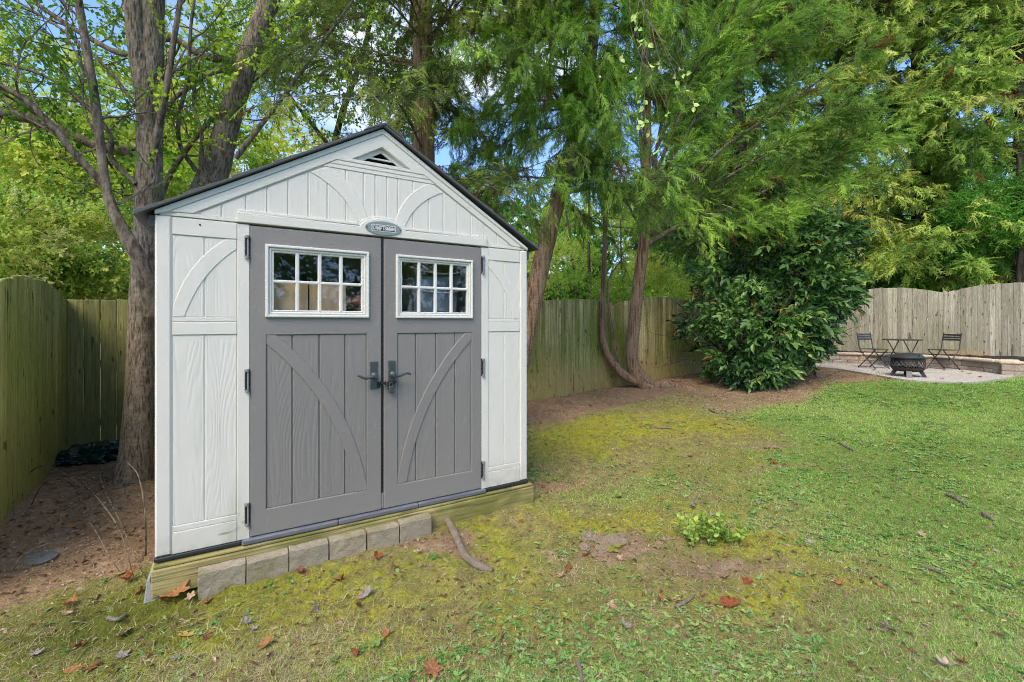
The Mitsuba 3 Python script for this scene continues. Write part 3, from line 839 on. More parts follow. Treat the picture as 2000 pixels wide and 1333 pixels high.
def blob_points(blobs, rng, shell=0.55, holes=0.42, hscale=1.3, seed=0):
    """Points and outward directions through the ellipsoids (centre, radii, count), thinned by noise so that gaps open."""
    Ps, Ds = [], []
    for c, r, n in blobs:
        c, r = np.asarray(c, float), np.asarray(r, float)
        m = int(n * 2.4)
        d = unit(rng.normal(size=(m, 3)))
        q = rng.uniform(0, 1, m) ** (1 / 3) * (1 - shell) + shell * rng.uniform(.75, 1.0, m)
        p = c + d * r * q[:, None]
        keep = meshkit.fbm(p * hscale, 3, seed) > holes
        p, d = p[keep][:n], d[keep][:n]
        Ps.append(p)
        Ds.append(d)
    return np.vstack(Ps), np.vstack(Ds)


def bark_mat(key, a, b, furrow, scale=0.012, fx=26, fz=3.2, moss=0.0):
    def f(p, n, uv):
        g = fbm(p.x * fx, p.y * fx, p.z * fz, 3)
        c = mix(a, b, smoothstep(0.3, 0.72, g))
        c = mix(c, furrow, smoothstep(0.45, 0.30, g) * 0.8)
        c = mix(c, furrow, smoothstep(0.66, 0.74, noise(p.x * 22, p.y * 22, p.z * 60)) * 0.25)
        c = mix(c, [0.05, 0.065, 0.02], moss * smoothstep(0.5, 0.7, fbm(p.x * 3, p.y * 3, p.z * 2, 3)))
        return c * (0.75 + 0.5 * noise(p.x * 90, p.y * 90, p.z * 40))

    scene[key] = bumped(mikit.proc(f), lambda p, n, uv: fbm(p.x * fx, p.y * fx, p.z * fz, 3) + 0.25 * noise(p.x * 120, p.y * 120, p.z * 30), scale * 1.8, 0.9, specular=0.2)


bark_mat('bark_grey', [0.15, 0.12, 0.088], [0.25, 0.21, 0.16], [0.07, 0.054, 0.039], 0.010, 85, 12.0, 0.25)
bark_mat('bark_branch', [0.10, 0.08, 0.06], [0.19, 0.16, 0.12], [0.05, 0.04, 0.03], 0.004, 40, 6, 0.3)
bark_mat('bark_red', [0.19, 0.12, 0.075], [0.31, 0.21, 0.14], [0.08, 0.045, 0.028], 0.008, 60, 3.0, 0.12)
bark_mat('bark_dark', [0.05, 0.04, 0.03], [0.11, 0.09, 0.07], [0.025, 0.02, 0.015], 0.008, 24, 3, 0.2)


def limb_px(pts, r, n=24):
    """A path through (px, py, depth) survey points; a trunk listed from 640 or 660 down stands on the ground."""
    if pts[0][1] in (640, 660):
        pts = [(pts[0][0], 632 + 1.35 * 889 / pts[0][2], pts[0][2])] + list(pts)
        r = [r[0] * 1.15] + list(r)
    return smooth_path([at(*q) for q in pts], n), np.interp(np.linspace(0, 1, n), np.linspace(0, 1, len(r)), r)


def grow(start, d, length, radius, depth, rng, segs, tips, upward=0.15, forks=(3, 5), spread=0.8, shrink=0.62, wob=0.18):
    """A branch that wanders and forks; segs collects (path, radii), tips the leafy twigs (point, direction)."""
    n = 7
    p, d = [np.asarray(start, float)], unit(np.asarray(d, float))
    ds = [d]
    for _ in range(n):
        d = unit(d + rng.normal(size=3) * wob + np.array([0, 0, upward * .15]))
        p.append(p[-1] + d * length / n)
        ds.append(d)
    p = np.array(p)
    segs.append((p, np.linspace(radius, radius * (.45 if depth else .3), n + 1)))
    if depth == 0:
        for k in range(2, n + 1):
            tips.append((p[k], ds[k]))
        return
    for k in range(rng.integers(*forks)):
        i = int(rng.integers(2, n + 1))
        nd = unit(ds[i] + rng.normal(size=3) * spread)
        grow(p[i], nd, length * shrink * rng.uniform(.7, 1.2), max(radius * .5, .004), depth - 1, rng, segs, tips, upward, forks, spread, shrink, wob)
    grow(p[-1], ds[-1], length * shrink, radius * .45, depth - 1, rng, segs, tips, upward, forks, spread, shrink, wob)


def branch_mesh(segs, sides=5):
    return cat_mesh([tube(p, r, sides if r[0] < .03 else 8, False) for p, r in segs])


BROAD = [broad_spray(5, 0.20, 0.085, 0.85, s) for s in range(5)]
BROAD_L = [broad_spray(5, 0.16, 0.052, 0.85, 60 + s) for s in range(5)]
BROAD_S = [broad_spray(7, 0.22, 0.06, 0.6, 20 + s) for s in range(5)]
FEATHER = [feather(16, 1.0, s, .045) for s in range(5)]
FEATHER_W = [feather(9, 1.0, 30 + s, 0.08, 0.75, 0.5) for s in range(4)]
LAUREL = [broad_spray(7, 0.25, 0.14, 0.46, 40 + s, 2) for s in range(5)]

# ------------------------------------------------------------------ the big many-stemmed tree behind the shed
rng = np.random.default_rng(11)
KL = .78
big = thing('deciduous_tree', 'large tree with thick grey stems rising behind the left corner of the shed', 'tree')
p, r = limb_px([(258, 965, 4.2), (264, 890, 4.25), (272, 780, 4.3), (277, 620, 4.3), (285, 480, 4.3), (291, 350, 4.3), (294, 180, 4.3), (298, 0, 4.3), (304, -300, 4.3), (312, -800, 4.3)], [.22, .17, .145, .138, .14, .14, .132, .128, .11, .08], 60)
obj('trunk', tube(p, r * .75, 28, True, 0.07, 1), 'bark_grey', big, 50)
p, r = limb_px([(330, 820, 4.6), (360, 600, 4.8), (392, 405, 4.85), (424, 320, 4.85), (450, 225, 4.85), (488, 110, 4.85), (526, 0, 4.85), (590, -200, 4.85), (690, -500, 4.8)], [.2, .2, .185, .17, .138, .13, .126, .11, .08], 44)
obj('leaning_stem', tube(p, r * .78, 24, True, 0.06, 2), 'bark_grey', big, 50)
p, r = limb_px([(294, 330, 4.3), (287, 210, 4.26), (268, 90, 4.22), (259, -10, 4.2), (246, -260, 4.2)], [.09, .095, .09, .085, .06], 24)
obj('stem', tube(p, r * .85, 18, True, 0.10, 3), 'bark_grey', big, 50)
limbs = [([(300, 615, 4.1), (275, 515, 3.95), (237, 445, 3.9), (209, 375, 3.9), (196, 285, 3.9), (186, 200, 3.9), (170, 100, 3.9), (153, 0, 3.9), (120, -200, 3.8)], [.088, .08, .062, .046, .043, .042, .04, .037, .025]),
         ([(300, 300, 4.2), (322, 190, 4.1), (338, 90, 4.1), (352, 0, 4.1), (372, -150, 4.1)], [.04, .036, .03, .026, .02]),
         ([(265, 300, 4.5), (195, 287, 4.5), (135, 262, 4.4), (60, 232, 4.3), (-40, 214, 4.2)], [.07, .06, .062, .064, .06]),
         ([(206, 365, 3.9), (150, 305, 3.8), (100, 245, 3.7), (40, 190, 3.6), (-40, 150, 3.5)], [.04, .036, .034, .03, .026]),
         ([(265, 360, 4.2), (218, 310, 4.15), (216, 265, 4.1), (165, 205, 4.0), (90, 150, 3.9), (-20, 118, 3.8)], [.03, .026, .026, .02, .016, .012]),
         ([(264, 205, 4.4), (205, 130, 4.5), (110, 50, 4.6), (10, -10, 4.7)], [.022, .02, .016, .012]),
         ([(460, 310, 4.7), (520, 232, 4.7), (560, 180, 4.75), (605, 118, 4.8), (690, 0, 4.9)], [.034, .028, .025, .022, .015]),
         ([(470, 122, 4.9), (395, 108, 4.9), (330, 75, 5.0), (250, 108, 5.1), (150, 60, 5.2), (60, 0, 5.3)], [.05, .045, .04, .04, .035, .03]),
         ([(384, 335, 4.7), (352, 285, 4.6), (350, 225, 4.55), (368, 150, 4.5), (372, 60, 4.5), (384, -30, 4.5)], [.03, .026, .024, .022, .018, .014]),
         ([(392, 325, 4.65), (394, 265, 4.6), (378, 200, 4.55), (390, 120, 4.5)], [.03, .024, .018, .01]),
         ([(300, 420, 4.3), (345, 320, 4.9), (440, 205, 5.6), (560, 110, 6.2), (640, 60, 6.6)], [.04, .035, .03, .024, .016]),
         ([(300, 260, 4.4), (350, 185, 5.0), (430, 140, 5.6), (520, 150, 6.2)], [.03, .028, .024, .016])]
segs, tips = [], []
for pts, r in limbs:
    p, rr = limb_px(pts, r, 22)
    obj('branch', tube(p, rr * KL, 12 if max(r) > .04 else 8, True, 0.10, 4), 'bark_branch' if max(r) < .09 else 'bark_grey', big, 50)
    m = len(p)
    for k in range(7):
        i = int(rng.integers(m // 4, m))
        t = unit(p[min(i + 1, m - 1)] - p[max(i - 1, 0)])
        grow(p[i], unit(t + rng.normal(size=3) * .8 + np.array([0, .25, .1])), rng.uniform(.5, 1.1), max(.006, rr[i] * .3), 1, rng, segs, tips, .2, (2, 4), .8, .6)
for x, y, dd, n in ((60, 60, 5.0, 9), (200, 150, 6.0, 9), (420, 60, 6.0, 9), (380, 220, 6.5, 9), (560, 190, 7.0, 10), (120, 330, 6.0, 9), (30, 200, 5.0, 8), (620, 40, 6.5, 8), (220, -60, 5.5, 8)):
    for k in range(n):
        c = at(x + rng.uniform(-110, 110), y + rng.uniform(-80, 80), dd + rng.uniform(-.6, 1.2))
        grow(c, rng.normal(size=3) + np.array([0, 0, .2]), rng.uniform(.5, .9), .008, 1, rng, segs, tips, .2, (2, 4), .9, .6)
obj('twigs', branch_mesh(segs, 4), 'bark_branch', big, kind='stuff')
P = np.array([t[0] for t in tips])
D = np.array([t[1] for t in tips]) + rng.normal(size=(len(tips), 3)) * .6 + [0, 0, -.25]
keep = rng.uniform(size=len(P)) < 0.95
P, D = P[keep], D[keep]
C = palette([[.025, .05, .008], [.045, .08, .01], [.08, .12, .012], [.13, .165, .02]], P, rng, 0.8, 3, .6)
m, c = scatter(BROAD_L, P, D, rng.uniform(.7, 1.15, len(P)), C, rng, 0.3)
obj('crown', m, 'leaf_thin', big, color=c)
LEAFCOUNT = len(P)


# ------------------------------------------------------------------ conifers
def conifer(name, label, trunk_px, trunk_r, bark, boughs, spray, cols, seed, group=None, size=(.22, .4), droop=0.35, mat='needle_thin', lump=.12, sides=16, side_boughs=6, beyond=False):
    """A trunk and boughs; each bough is a path of survey points with a start radius and a number of sprays."""
    rng = np.random.default_rng(seed)
    k = thing(name, label, 'tree', group)
    for pts, r in zip(trunk_px, trunk_r):
        p, rr = limb_px(pts, r, 40)
        obj('trunk', tube(p, rr, sides, True, lump, seed), bark, k, 50)
    segs, Ps, Ds, Ss = [], [], [], []
    for path, r0, n, spread in boughs:
        segs.append((path, np.linspace(r0, .004, len(path))))
        L = np.linalg.norm(path[-1] - path[0])
        subs = []
        for q in range(max(2, int(n / 14))):
            i = int(rng.integers(len(path) // 5, len(path)))
            t = unit(path[min(i + 1, len(path) - 1)] - path[max(i - 1, 0)])
            e = path[i] + (t * rng.uniform(.4, .9) + rng.normal(size=3) * [.55, .55, .3]) * spread * rng.uniform(.6, 1.2)
            mid = (path[i] + e) / 2 + [0, 0, .08 * spread]
            sub = smooth_path([path[i], mid, e + [0, 0, -.1 * spread * droop]], 4)
            segs.append((sub, np.linspace(.008, .003, 4)))
            subs.append(sub)
        for sub in subs:
            cnt = max(3, n // len(subs))
            u = rng.uniform(.1, 1, cnt) * 2.999
            i = u.astype(int)
            pos = sub[i] + (sub[i + 1] - sub[i]) * (u - i)[:, None] + rng.normal(size=(cnt, 3)) * .045
            t = unit(sub[i + 1] - sub[i])
            Ps.append(pos)
            Ds.append(t * .9 + rng.normal(size=(cnt, 3)) * .42 + [0, 0, -droop])
            Ss.append(rng.uniform(*size, cnt))
    P, D, S = np.vstack(Ps), np.vstack(Ds), np.concatenate(Ss)
    if beyond:                                                     # growth kept behind the right fence
        k_ = (P[:, 0] - FC[0]) * 0.678 + (P[:, 1] - FC[1]) * 0.735 > .45
        P, D, S = P[k_], D[k_], S[k_]
        segs = [q for q in segs if ((q[0][:, 0] - FC[0]) * 0.678 + (q[0][:, 1] - FC[1]) * 0.735).min() > .1]
    obj('boughs', branch_mesh(segs, 3), bark if bark != 'bark_red' else 'bark_branch', k, kind='stuff')
    C = palette(cols, P, rng, 1.1, seed)
    dead = (meshkit.noise(P * 2.3, seed + 40) > .80) & (rng.uniform(size=len(P)) < .55)
    C[dead] = [.17, .085, .03]
    m, c = scatter(spray, P, D, S, C, rng, 0.5)
    obj('crown', m, mat, k, color=c)
    return k


DENSE = 2.1


def bough_cone(base, top, zs, length, n, rng, up=0.0, az=None, r0=.02, sprays=60, spread=.55):
    """Boughs round a trunk from base to top."""
    out = []
    for q in range(n):
        t = rng.uniform(*zs)
        s = base + (top - base) * t
        a = rng.uniform(0, 2 * math.pi) if az is None else rng.uniform(*az)
        L = length(t) * rng.uniform(.7, 1.15)
        d = np.array([math.cos(a), math.sin(a), up + rng.uniform(-.15, .2)])
        e = s + d * L
        out.append((smooth_path([s, s + d * L * .5 + [0, 0, .06 * L], e + [0, 0, -.12 * L]], 12), r0, int(sprays * DENSE * L), spread))
    return out


DARKG = [[.014, .034, .008], [.022, .055, .01], [.034, .085, .012], [.05, .105, .014]]
MIDG = [[.026, .040, .011], [.042, .070, .014], [.062, .104, .017], [.09, .138, .022]]
rng = np.random.default_rng(21)
# tall shaggy one behind the ridge
b0, b1 = at(826, 560, 6.6), at(826, -600, 6.6)
conifer('conifer_tree', 'tall conifer with shaggy reddish trunk directly behind the shed ridge', [[(824, 640, 6.6), (826, 450, 6.6), (828, 250, 6.6), (826, 60, 6.6), (826, -300, 6.6), (826, -700, 6.6)]], [[.19, .17, .15, .135, .12, .06]], 'bark_red',
        bough_cone(b0, b1, (.15, 1), lambda t: 2.6 - .9 * t, 84, rng, -.05, None, .02, 46, .75), FEATHER, [[.022, .028, .010], [.034, .046, .012], [.05, .07, .014], [.075, .085, .02]], 5, droop=.5, size=(.12, .27), lump=.16)
# leaning one right of the shed
b0, b1 = at(1065, 470, 6.4), at(1180, -500, 6.9)
hang = []
for q in range(22):
    x0, y0 = 1090 + rng.uniform(0, 80), rng.uniform(-120, 330)
    dx = rng.uniform(-110, 130)
    hang.append((smooth_path([at(x0, y0, 6.5), at(x0 + dx * .6, y0 - 10, 6.0 + rng.uniform(-.3, .3)), at(x0 + dx, y0 + 70, 5.7 + rng.uniform(-.4, .5))], 10), .016, 110, .45))
conifer('conifer_tree', 'leaning red barked conifer just right of the shed with drooping bright green sprays', [[(972, 865, 6.2), (1006, 740, 6.28), (1040, 590, 6.35), (1078, 430, 6.4), (1110, 320, 6.5), (1140, 190, 6.6), (1165, 0, 6.7), (1200, -500, 6.9)]], [[.19, .155, .135, .12, .11, .1, .09, .04]], 'bark_red',
        hang + bough_cone(b0, b1, (.08, 1), lambda t: 1.8 - .5 * t, 52, rng, -.05, None, .02, 75, .55), FEATHER, MIDG, 6, droop=.7, size=(.13, .30))
# curved pair
fk = at(1262, 475, 8.9)
pl = []
for pts, r0, n, sd in (([(1262, 480, 8.9), (1330, 440, 8.7), (1430, 405, 8.5), (1560, 340, 8.3), (1690, 285, 8.1)], .06, 330, .75), ([(1270, 460, 8.9), (1305, 420, 8.9), (1400, 300, 8.7), (1530, 210, 8.5), (1680, 100, 8.3)], .05, 340, .8),
                       ([(1265, 440, 8.9), (1300, 330, 8.9), (1390, 190, 8.8), (1500, 90, 8.6), (1600, 20, 8.5)], .04, 300, .8), ([(1270, 460, 8.9), (1400, 360, 8.4), (1540, 280, 8.0), (1660, 215, 7.8)], .04, 300, .7),
                       ([(1262, 440, 8.9), (1290, 250, 8.9), (1340, 60, 8.8), (1400, -120, 8.7)], .04, 260, .8), ([(1260, 420, 8.9), (1250, 250, 8.8), (1240, 90, 8.7), (1235, -100, 8.6)], .04, 240, .8),
                       ([(1265, 380, 8.9), (1340, 200, 8.7), (1420, 60, 8.5), (1470, -60, 8.4)], .035, 300, .9), ([(1265, 330, 8.9), (1360, 130, 8.6), (1470, 20, 8.4), (1560, -80, 8.3)], .03, 260, .85),
                       ([(1330, 440, 8.7), (1420, 440, 8.4), (1520, 420, 8.2), (1580, 390, 8.1)], .025, 150, .6), ([(1262, 470, 8.9), (1220, 390, 8.6), (1160, 330, 8.4), (1120, 330, 8.2)], .03, 150, .6)):
    pl.append((smooth_path([at(*q) for q in pts], 16), r0, int(n * 2.3), sd))
pl += bough_cone(at(1262, 430, 8.9), at(1262, -500, 8.9), (0, 1), lambda t: 1.9 - .5 * t, 26, rng, .1, None, .02, 70, .6)
conifer('conifer_tree', 'slender curved conifer standing free before the fence, its long boughs sweeping up to the right', [
    [(1282, 775, 8.75), (1262, 752, 8.9), (1240, 722, 9.0), (1234, 690, 9.0), (1240, 620, 9.0), (1249, 540, 8.95), (1258, 465, 8.9), (1263, 300, 8.9), (1263, 0, 8.9), (1263, -500, 8.9)],
    [(1262, 752, 8.9), (1222, 735, 9.0), (1195, 705, 9.1), (1178, 665, 9.1), (1177, 600, 9.1), (1180, 520, 9.1), (1182, 440, 9.1), (1190, 250, 9.0)],
    [(1212, 722, 9.1), (1198, 660, 9.15), (1188, 590, 9.15), (1190, 545, 9.15), (1212, 510, 9.2)]],
    [[.14, .16, .13, .122, .118, .112, .105, .09, .07, .03], [.1, .085, .075, .066, .058, .05, .045, .03], [.03, .025, .022, .022, .015]], 'bark_red', pl, FEATHER, MIDG, 7, droop=.12, size=(.14, .33), lump=.06)
# yellow green giant behind the right fence
for i, (cx, dd, lab, cols, zt) in enumerate(((1790, 15.5, 'huge yellow green conifer filling the upper right beyond the fence', [[.042, .064, .016], [.072, .105, .022], [.11, .145, .03], [.15, .16, .05]], -500),
                                             (1990, 13.5, 'mid green tree crowding the right edge above the fence', [[.034, .058, .014], [.058, .094, .018], [.09, .13, .026], [.13, .155, .04]], -500),
                                             (1590, 16.5, 'yellowish conifer with dark trunk behind the sweeping boughs', [[.045, .06, .016], [.08, .10, .022], [.12, .135, .03], [.16, .15, .05]], -600))):
    b0, b1 = at(cx, 600, dd), at(cx, zt, dd)
    conifer('conifer_tree', lab, [[(cx - 60 if i == 2 else cx, 640, dd), (cx + 10, 300, dd), (cx + 62 if i == 2 else cx, 30, dd), (cx + 50 if i == 2 else cx, zt, dd)]], [[.28, .22, .17, .08]], 'bark_dark',
            bough_cone(b0, b1, (.06, 1), lambda t: 3.4 - 1.3 * t, 165 if i == 0 else 95, rng, -.05, None, .03, 34, 1.0), FEATHER_W, cols, 30 + i, droop=.5, size=(.26, .50), sides=10, beyond=True)

b0, b1 = at(1440, 600, 12.5), at(1440, -500, 12.5)
conifer('conifer_tree', 'shaded mid green conifer standing behind the back fence, between curved conifer and laurel', [[(1440, 640, 12.5), (1440, 300, 12.5), (1440, -500, 12.5)]], [[.17, .13, .05]], 'bark_dark',
        bough_cone(b0, b1, (.1, 1), lambda t: 2.4 - .8 * t, 135, rng, -.05, None, .03, 36, .85), FEATHER_W, [[.02, .036, .012], [.035, .06, .014], [.055, .09, .018], [.085, .11, .022]], 38, droop=.5, size=(.22, .42), sides=10)

# ------------------------------------------------------------------ broadleaved trees and hedges beyond the fences
def leafy(name, label, blobs, cols, seed, cat='tree', stems=(), spray=None, size=(1, 1.5), holes=.42, mat='leaf_thin', shell=.5, hscale=1.1, flat=.5, group=None, droop=.2, bark='bark_dark', palscale=.9):
    rng = np.random.default_rng(seed)
    k = thing(name, label, cat, group)
    for pts, r in stems:
        p, rr = limb_px(pts, r, 20)
        obj('trunk' if cat == 'tree' else 'stem', tube(p, rr, 8, True, .08, seed), bark, k, 50)
    P, D = blob_points(blobs, rng, shell, holes, hscale, seed)
    m, c = scatter(spray or BROAD, P, D + rng.normal(size=P.shape) * .7 + [0, 0, -droop], rng.uniform(*size, len(P)), palette(cols, P, rng, palscale, seed), rng, flat)
    obj('crown' if cat == 'tree' else 'foliage', m, mat, k, color=c)
    return k


SUNNY = [[.06, .095, .016], [.105, .15, .024], [.15, .19, .035], [.2, .215, .06]]
leafy('hedge', 'bushy green hedge rising behind the left fence', [(at(60, 500, 7.0), (1.3, .9, .75), 2600), (at(200, 500, 7.4), (1.1, .9, .8), 2400), (at(-60, 480, 6.0), (.9, .9, .8), 1200)],
      [[.03, .052, .014], [.085, .125, .024], [.14, .18, .038], [.19, .21, .07]], 51, 'hedge', spray=BROAD_S, size=(.9, 1.5), holes=.42, palscale=2.2)
leafy('deciduous_tree', 'bright yellow green tree glowing beyond the left fence', [(at(40, 330, 13), (2.6, 1.8, 2.2), 3800), (at(190, 350, 14), (2.4, 1.8, 1.8), 3000), (at(100, 190, 13), (2.4, 1.8, 1.4), 900), (at(330, 330, 15), (2.0, 1.6, 1.8), 1500)],
      SUNNY, 52, stems=[([(120, 640, 13), (115, 400, 13), (130, 100, 13)], [.16, .14, .05])], size=(1.0, 1.7), holes=.42)
leafy('deciduous_tree', 'light green tree seen between the grey stems over the shed roof', [(at(430, 260, 12), (1.6, 1.5, 1.5), 1300), (at(400, 90, 11), (1.6, 1.4, 1.3), 450), (at(560, 300, 13), (1.6, 1.5, 1.1), 800)],
      [[.05, .09, .012], [.10, .17, .018], [.17, .24, .025], [.22, .27, .04]], 53, stems=[([(440, 640, 12), (435, 300, 12), (450, 60, 12)], [.14, .11, .04])], size=(.8, 1.3), holes=.5)
leafy('deciduous_tree', 'thin leaved tree over the left part of the roof with sky showing through', [(at(620, 100, 8), (1.7, 1.2, 1.2), 850), (at(700, 230, 8.5), (1.5, 1.1, 1.0), 1000), (at(520, 30, 7.5), (1.2, 1, .8), 420)],
      [[.03, .05, .01], [.055, .09, .014], [.09, .13, .02], [.12, .15, .03]], 54, stems=[([(640, 640, 9), (650, 300, 8.5), (720, 60, 8.2), (730, -200, 8)], [.08, .06, .04, .02]), ([(655, 300, 8.5), (560, 180, 8), (480, 60, 7.8)], [.04, .03, .012])], size=(.55, .9), holes=.5)
leafy('understory_tree', 'thin stemmed pale green saplings in the gap above the back fence', [(at(1100, 520, 15), (1.3, 1.2, .9), 1100), (at(1210, 530, 16), (1.6, 1.2, .9), 1200), (at(1330, 520, 16), (1.6, 1.2, .9), 1000), (at(1150, 400, 16), (1.8, 1.2, 1.2), 900)],
      [[.05, .08, .018], [.09, .14, .025], [.15, .2, .035], [.2, .25, .05]], 55, stems=[([(1155, 640, 14), (1150, 500, 14), (1152, 350, 14)], [.05, .045, .03]), ([(1130, 640, 15), (1118, 500, 15), (1100, 380, 15)], [.04, .035, .02]), ([(1230, 640, 14), (1215, 540, 14), (1212, 430, 14)], [.04, .03, .02])],
      size=(.7, 1.2), holes=.5, spray=BROAD_S)
leafy('deciduous_tree', 'mid green tree glimpsed high up between the sweeping conifer and the yellow green one', [(at(1430, 120, 17), (3.2, 1.6, 2.8), 1300), (at(1620, 40, 18), (2.6, 1.6, 2.0), 700)], [[.03, .05, .012], [.055, .085, .016], [.09, .12, .022]], 60, stems=[([(1450, 640, 17), (1450, 300, 17), (1445, 60, 17)], [.2, .16, .06])], size=(1.5, 2.4), holes=.36, hscale=.8)
leafy('hedge', 'bright low bush glimpsed over the middle of the back fence', [(at(1120, 575, 12), (1.6, .7, .55), 700), (at(1260, 570, 12.5), (1.3, .7, .55), 700), (at(1390, 570, 13.5), (1.3, .7, .6), 500)], [[.05, .08, .012], [.09, .14, .02], [.15, .2, .03]], 58, 'hedge', spray=BROAD_S, size=(.8, 1.2), holes=.32)
leafy('hedge', 'dark green bush just over the right fence behind the patio', [(at(1760, 535, 15), (1.5, 1.0, .8), 1900), (at(1870, 530, 15), (1.2, .9, .75), 1300), (at(1690, 520, 15.5), (1.0, .9, .9), 900)], [[.018, .04, .01], [.03, .065, .012], [.055, .11, .015], [.11, .15, .02]], 56, 'hedge', spray=BROAD_S, size=(1.0, 1.5), holes=.34)
leafy('deciduous_tree', 'dark small leaved tree with black trunk at the right edge', [(at(1950, 420, 13), (1.5, 1.1, 1.4), 2300), (at(2080, 400, 12), (1.5, 1.1, 1.5), 1600), (at(1900, 500, 13.5), (1.0, .8, .6), 600)], [[.012, .032, .008], [.022, .055, .012], [.035, .085, .016], [.05, .11, .02]], 57,
      stems=[([(1996, 640, 12.3), (1994, 500, 12.3), (1990, 300, 12.3)], [.11, .1, .05])], size=(.9, 1.3), holes=.45, spray=BROAD_S)
for i, (x, y, dd, rx, rz, n, lab, cols) in enumerate((
        (1000, 500, 26, 6, 3, 2000, 'dull green tree far behind the conifers, right of the roof', DARKG), (1420, 430, 27, 6, 5, 3200, 'shaded green tree far behind the sweeping conifer', [[.04, .07, .016], [.07, .12, .02], [.11, .17, .03]]),
        (700, 470, 28, 6.5, 4.5, 2600, 'green tree far off behind the shed', MIDG), (300, 440, 27, 7, 5, 3000, 'pale green tree far behind the big grey stems', SUNNY), (-50, 420, 24, 6, 5, 2400, 'pale sunlit tree far off at the left edge', SUNNY),
        (1700, 420, 30, 7, 7, 2800, 'tall tree far behind the yellow green conifer', [[.03, .06, .012], [.06, .10, .018], [.09, .13, .02]]), (1170, 510, 30, 6, 3.4, 2400, 'pale yellow green thicket far behind the middle of the back fence', [[.06, .085, .02], [.10, .13, .03], [.16, .19, .045]]), (2050, 470, 28, 6, 4, 2200, 'pale green sunlit tree far off at the right edge', [[.09, .14, .025], [.16, .22, .04], [.24, .28, .06]]))):
    leafy('deciduous_tree', lab, [(at(x, y, dd), (rx, 3.0, rz), n), (at(x - 40, y + 130, dd), (rx, 3.0, 2.4), n // 2)], cols, 70 + i, stems=[([(x, 660, dd), (x, y, dd)], [.3, .15])], size=(2.2, 3.6), holes=.36, hscale=.5, palscale=.35)

# ------------------------------------------------------------------ cherry laurel
rng = np.random.default_rng(61)
lau = thing('laurel_shrub', 'big glossy dark green evergreen shrub before the bend of the back fence', 'shrub')
base = at(1475, 735, 9.4)
segs, tips = [], []
for k in range(16):
    a = rng.uniform(0, 2 * math.pi)
    d = np.array([math.cos(a) * .75 - .1, math.sin(a) * .5, 1.0])
    s = base + np.array([math.cos(a) * .3, math.sin(a) * .25, -.05])
    grow(s, d, rng.uniform(.85, 1.35), .03, 2, rng, segs, tips, .3, (2, 4), .65, .7)
obj('stems', branch_mesh(segs, 6), 'bark_dark', lau, kind='stuff')
lb = [(at(1530, 520, 9.1), (1.2, 1.0, .95), 620), (at(1490, 640, 8.9), (1.15, .85, .75), 620), (at(1435, 520, 9.5), (.95, .9, 1.0), 240), (at(1575, 570, 9.0), (.8, .8, .65), 330), (at(1465, 705, 8.8), (.7, .6, .4), 260), (at(1395, 625, 9.4), (.6, .6, .55), 60), (at(1345, 490, 9.5), (.4, .5, .6), 45), (at(1600, 470, 9.2), (.6, .6, .5), 160)]
P, D = blob_points(lb, rng, .55, .45, 1.9, 8)
C = palette([[.005, .013, .004], [.010, .024, .006], [.018, .040, .009], [.033, .058, .013]], P, rng, 1.4, 4)
C[rng.uniform(size=len(C)) < .025] = [.20, .15, .03]
m, c = scatter(LAUREL, P, D * .9 + rng.normal(size=P.shape) * .35 + [0, -.1, -.25], rng.uniform(.8, 1.25, len(P)), C, rng, .55)
obj('foliage', m, 'laurel_leaf', lau, color=c)

# twig of pale leaves hanging from above, close by
rng = np.random.default_rng(63)
hb = thing('hanging_branch', 'thin branch with loose pale leaves hanging into the top of the view, right of centre', 'branch')
segs, tips = [], []
for k in range(5):
    c0 = at(1262 + rng.uniform(-25, 30), -60, 4.6 + rng.uniform(-.2, .3))
    grow(c0, np.array([rng.uniform(-.15, .15), .0, -1]), rng.uniform(.9, 1.3), .006, 1, rng, segs, tips, -.6, (1, 3), .35, .5, .1)
obj('twigs', branch_mesh(segs, 5), 'bark_branch', hb, kind='stuff')
P = np.array([t[0] for t in tips])
D = np.array([t[1] for t in tips]) + rng.normal(size=(len(tips), 3)) * .5 + [0, 0, -.4]
keep = rng.uniform(size=len(P)) < .28
m, c = scatter([broad_spray(2, .1, .075, .8, 90 + s, 2) for s in range(4)], P[keep], D[keep], rng.uniform(.7, 1.1, keep.sum()), palette([[.06, .12, .03], [.11, .19, .04], [.16, .22, .08]], P[keep], rng), rng, .3)
obj('leaves', m, 'leaf_gloss', hb, color=c)

# a hedge across the yard behind the viewer, mirrored in the door windows
leafy('hedge', 'tall dark hedge across the yard, mirrored in the door windows', [(np.array([x, y, 2.9]), (2.6, 1.6, 3.4), 750) for x, y in ((7, -17), (10.5, -15.5), (14, -13.5), (17.5, -11), (20.5, -8), (3.5, -18))], [[.03, .05, .012], [.05, .08, .015], [.07, .11, .02]], 59, 'hedge', size=(2.4, 3.4), holes=.3, hscale=.6)

# ------------------------------------------------------------------ patio, retaining wall, furniture
PZ = 0.40
scene['slab_mat'] = bumped(mikit.proc(lambda p, n, uv: mix([0.27, 0.25, 0.22], [0.37, 0.345, 0.31], fbm(p.x * 2.2, p.y * 2.2, 1.0, 3)) * (0.8 + 0.35 * noise(p.x * 60, p.y * 60, 0.0))), lambda p, n, uv: noise(p.x * 90, p.y * 90, 0.0), 0.003, 0.9)


def wall_color(p, n, uv):
    k = cell_rand(dr.floor(p.x * 3.3), dr.floor(p.z * 7.6), 2.0)
    c = mix(mix([0.36, 0.27, 0.19], [0.46, 0.37, 0.285], k), [0.29, 0.25, 0.21], fbm(p.x * 14, p.y * 14, p.z * 14, 3))
    return c * (0.75 + 0.5 * noise(p.x * 60, p.y * 60, p.z * 60))


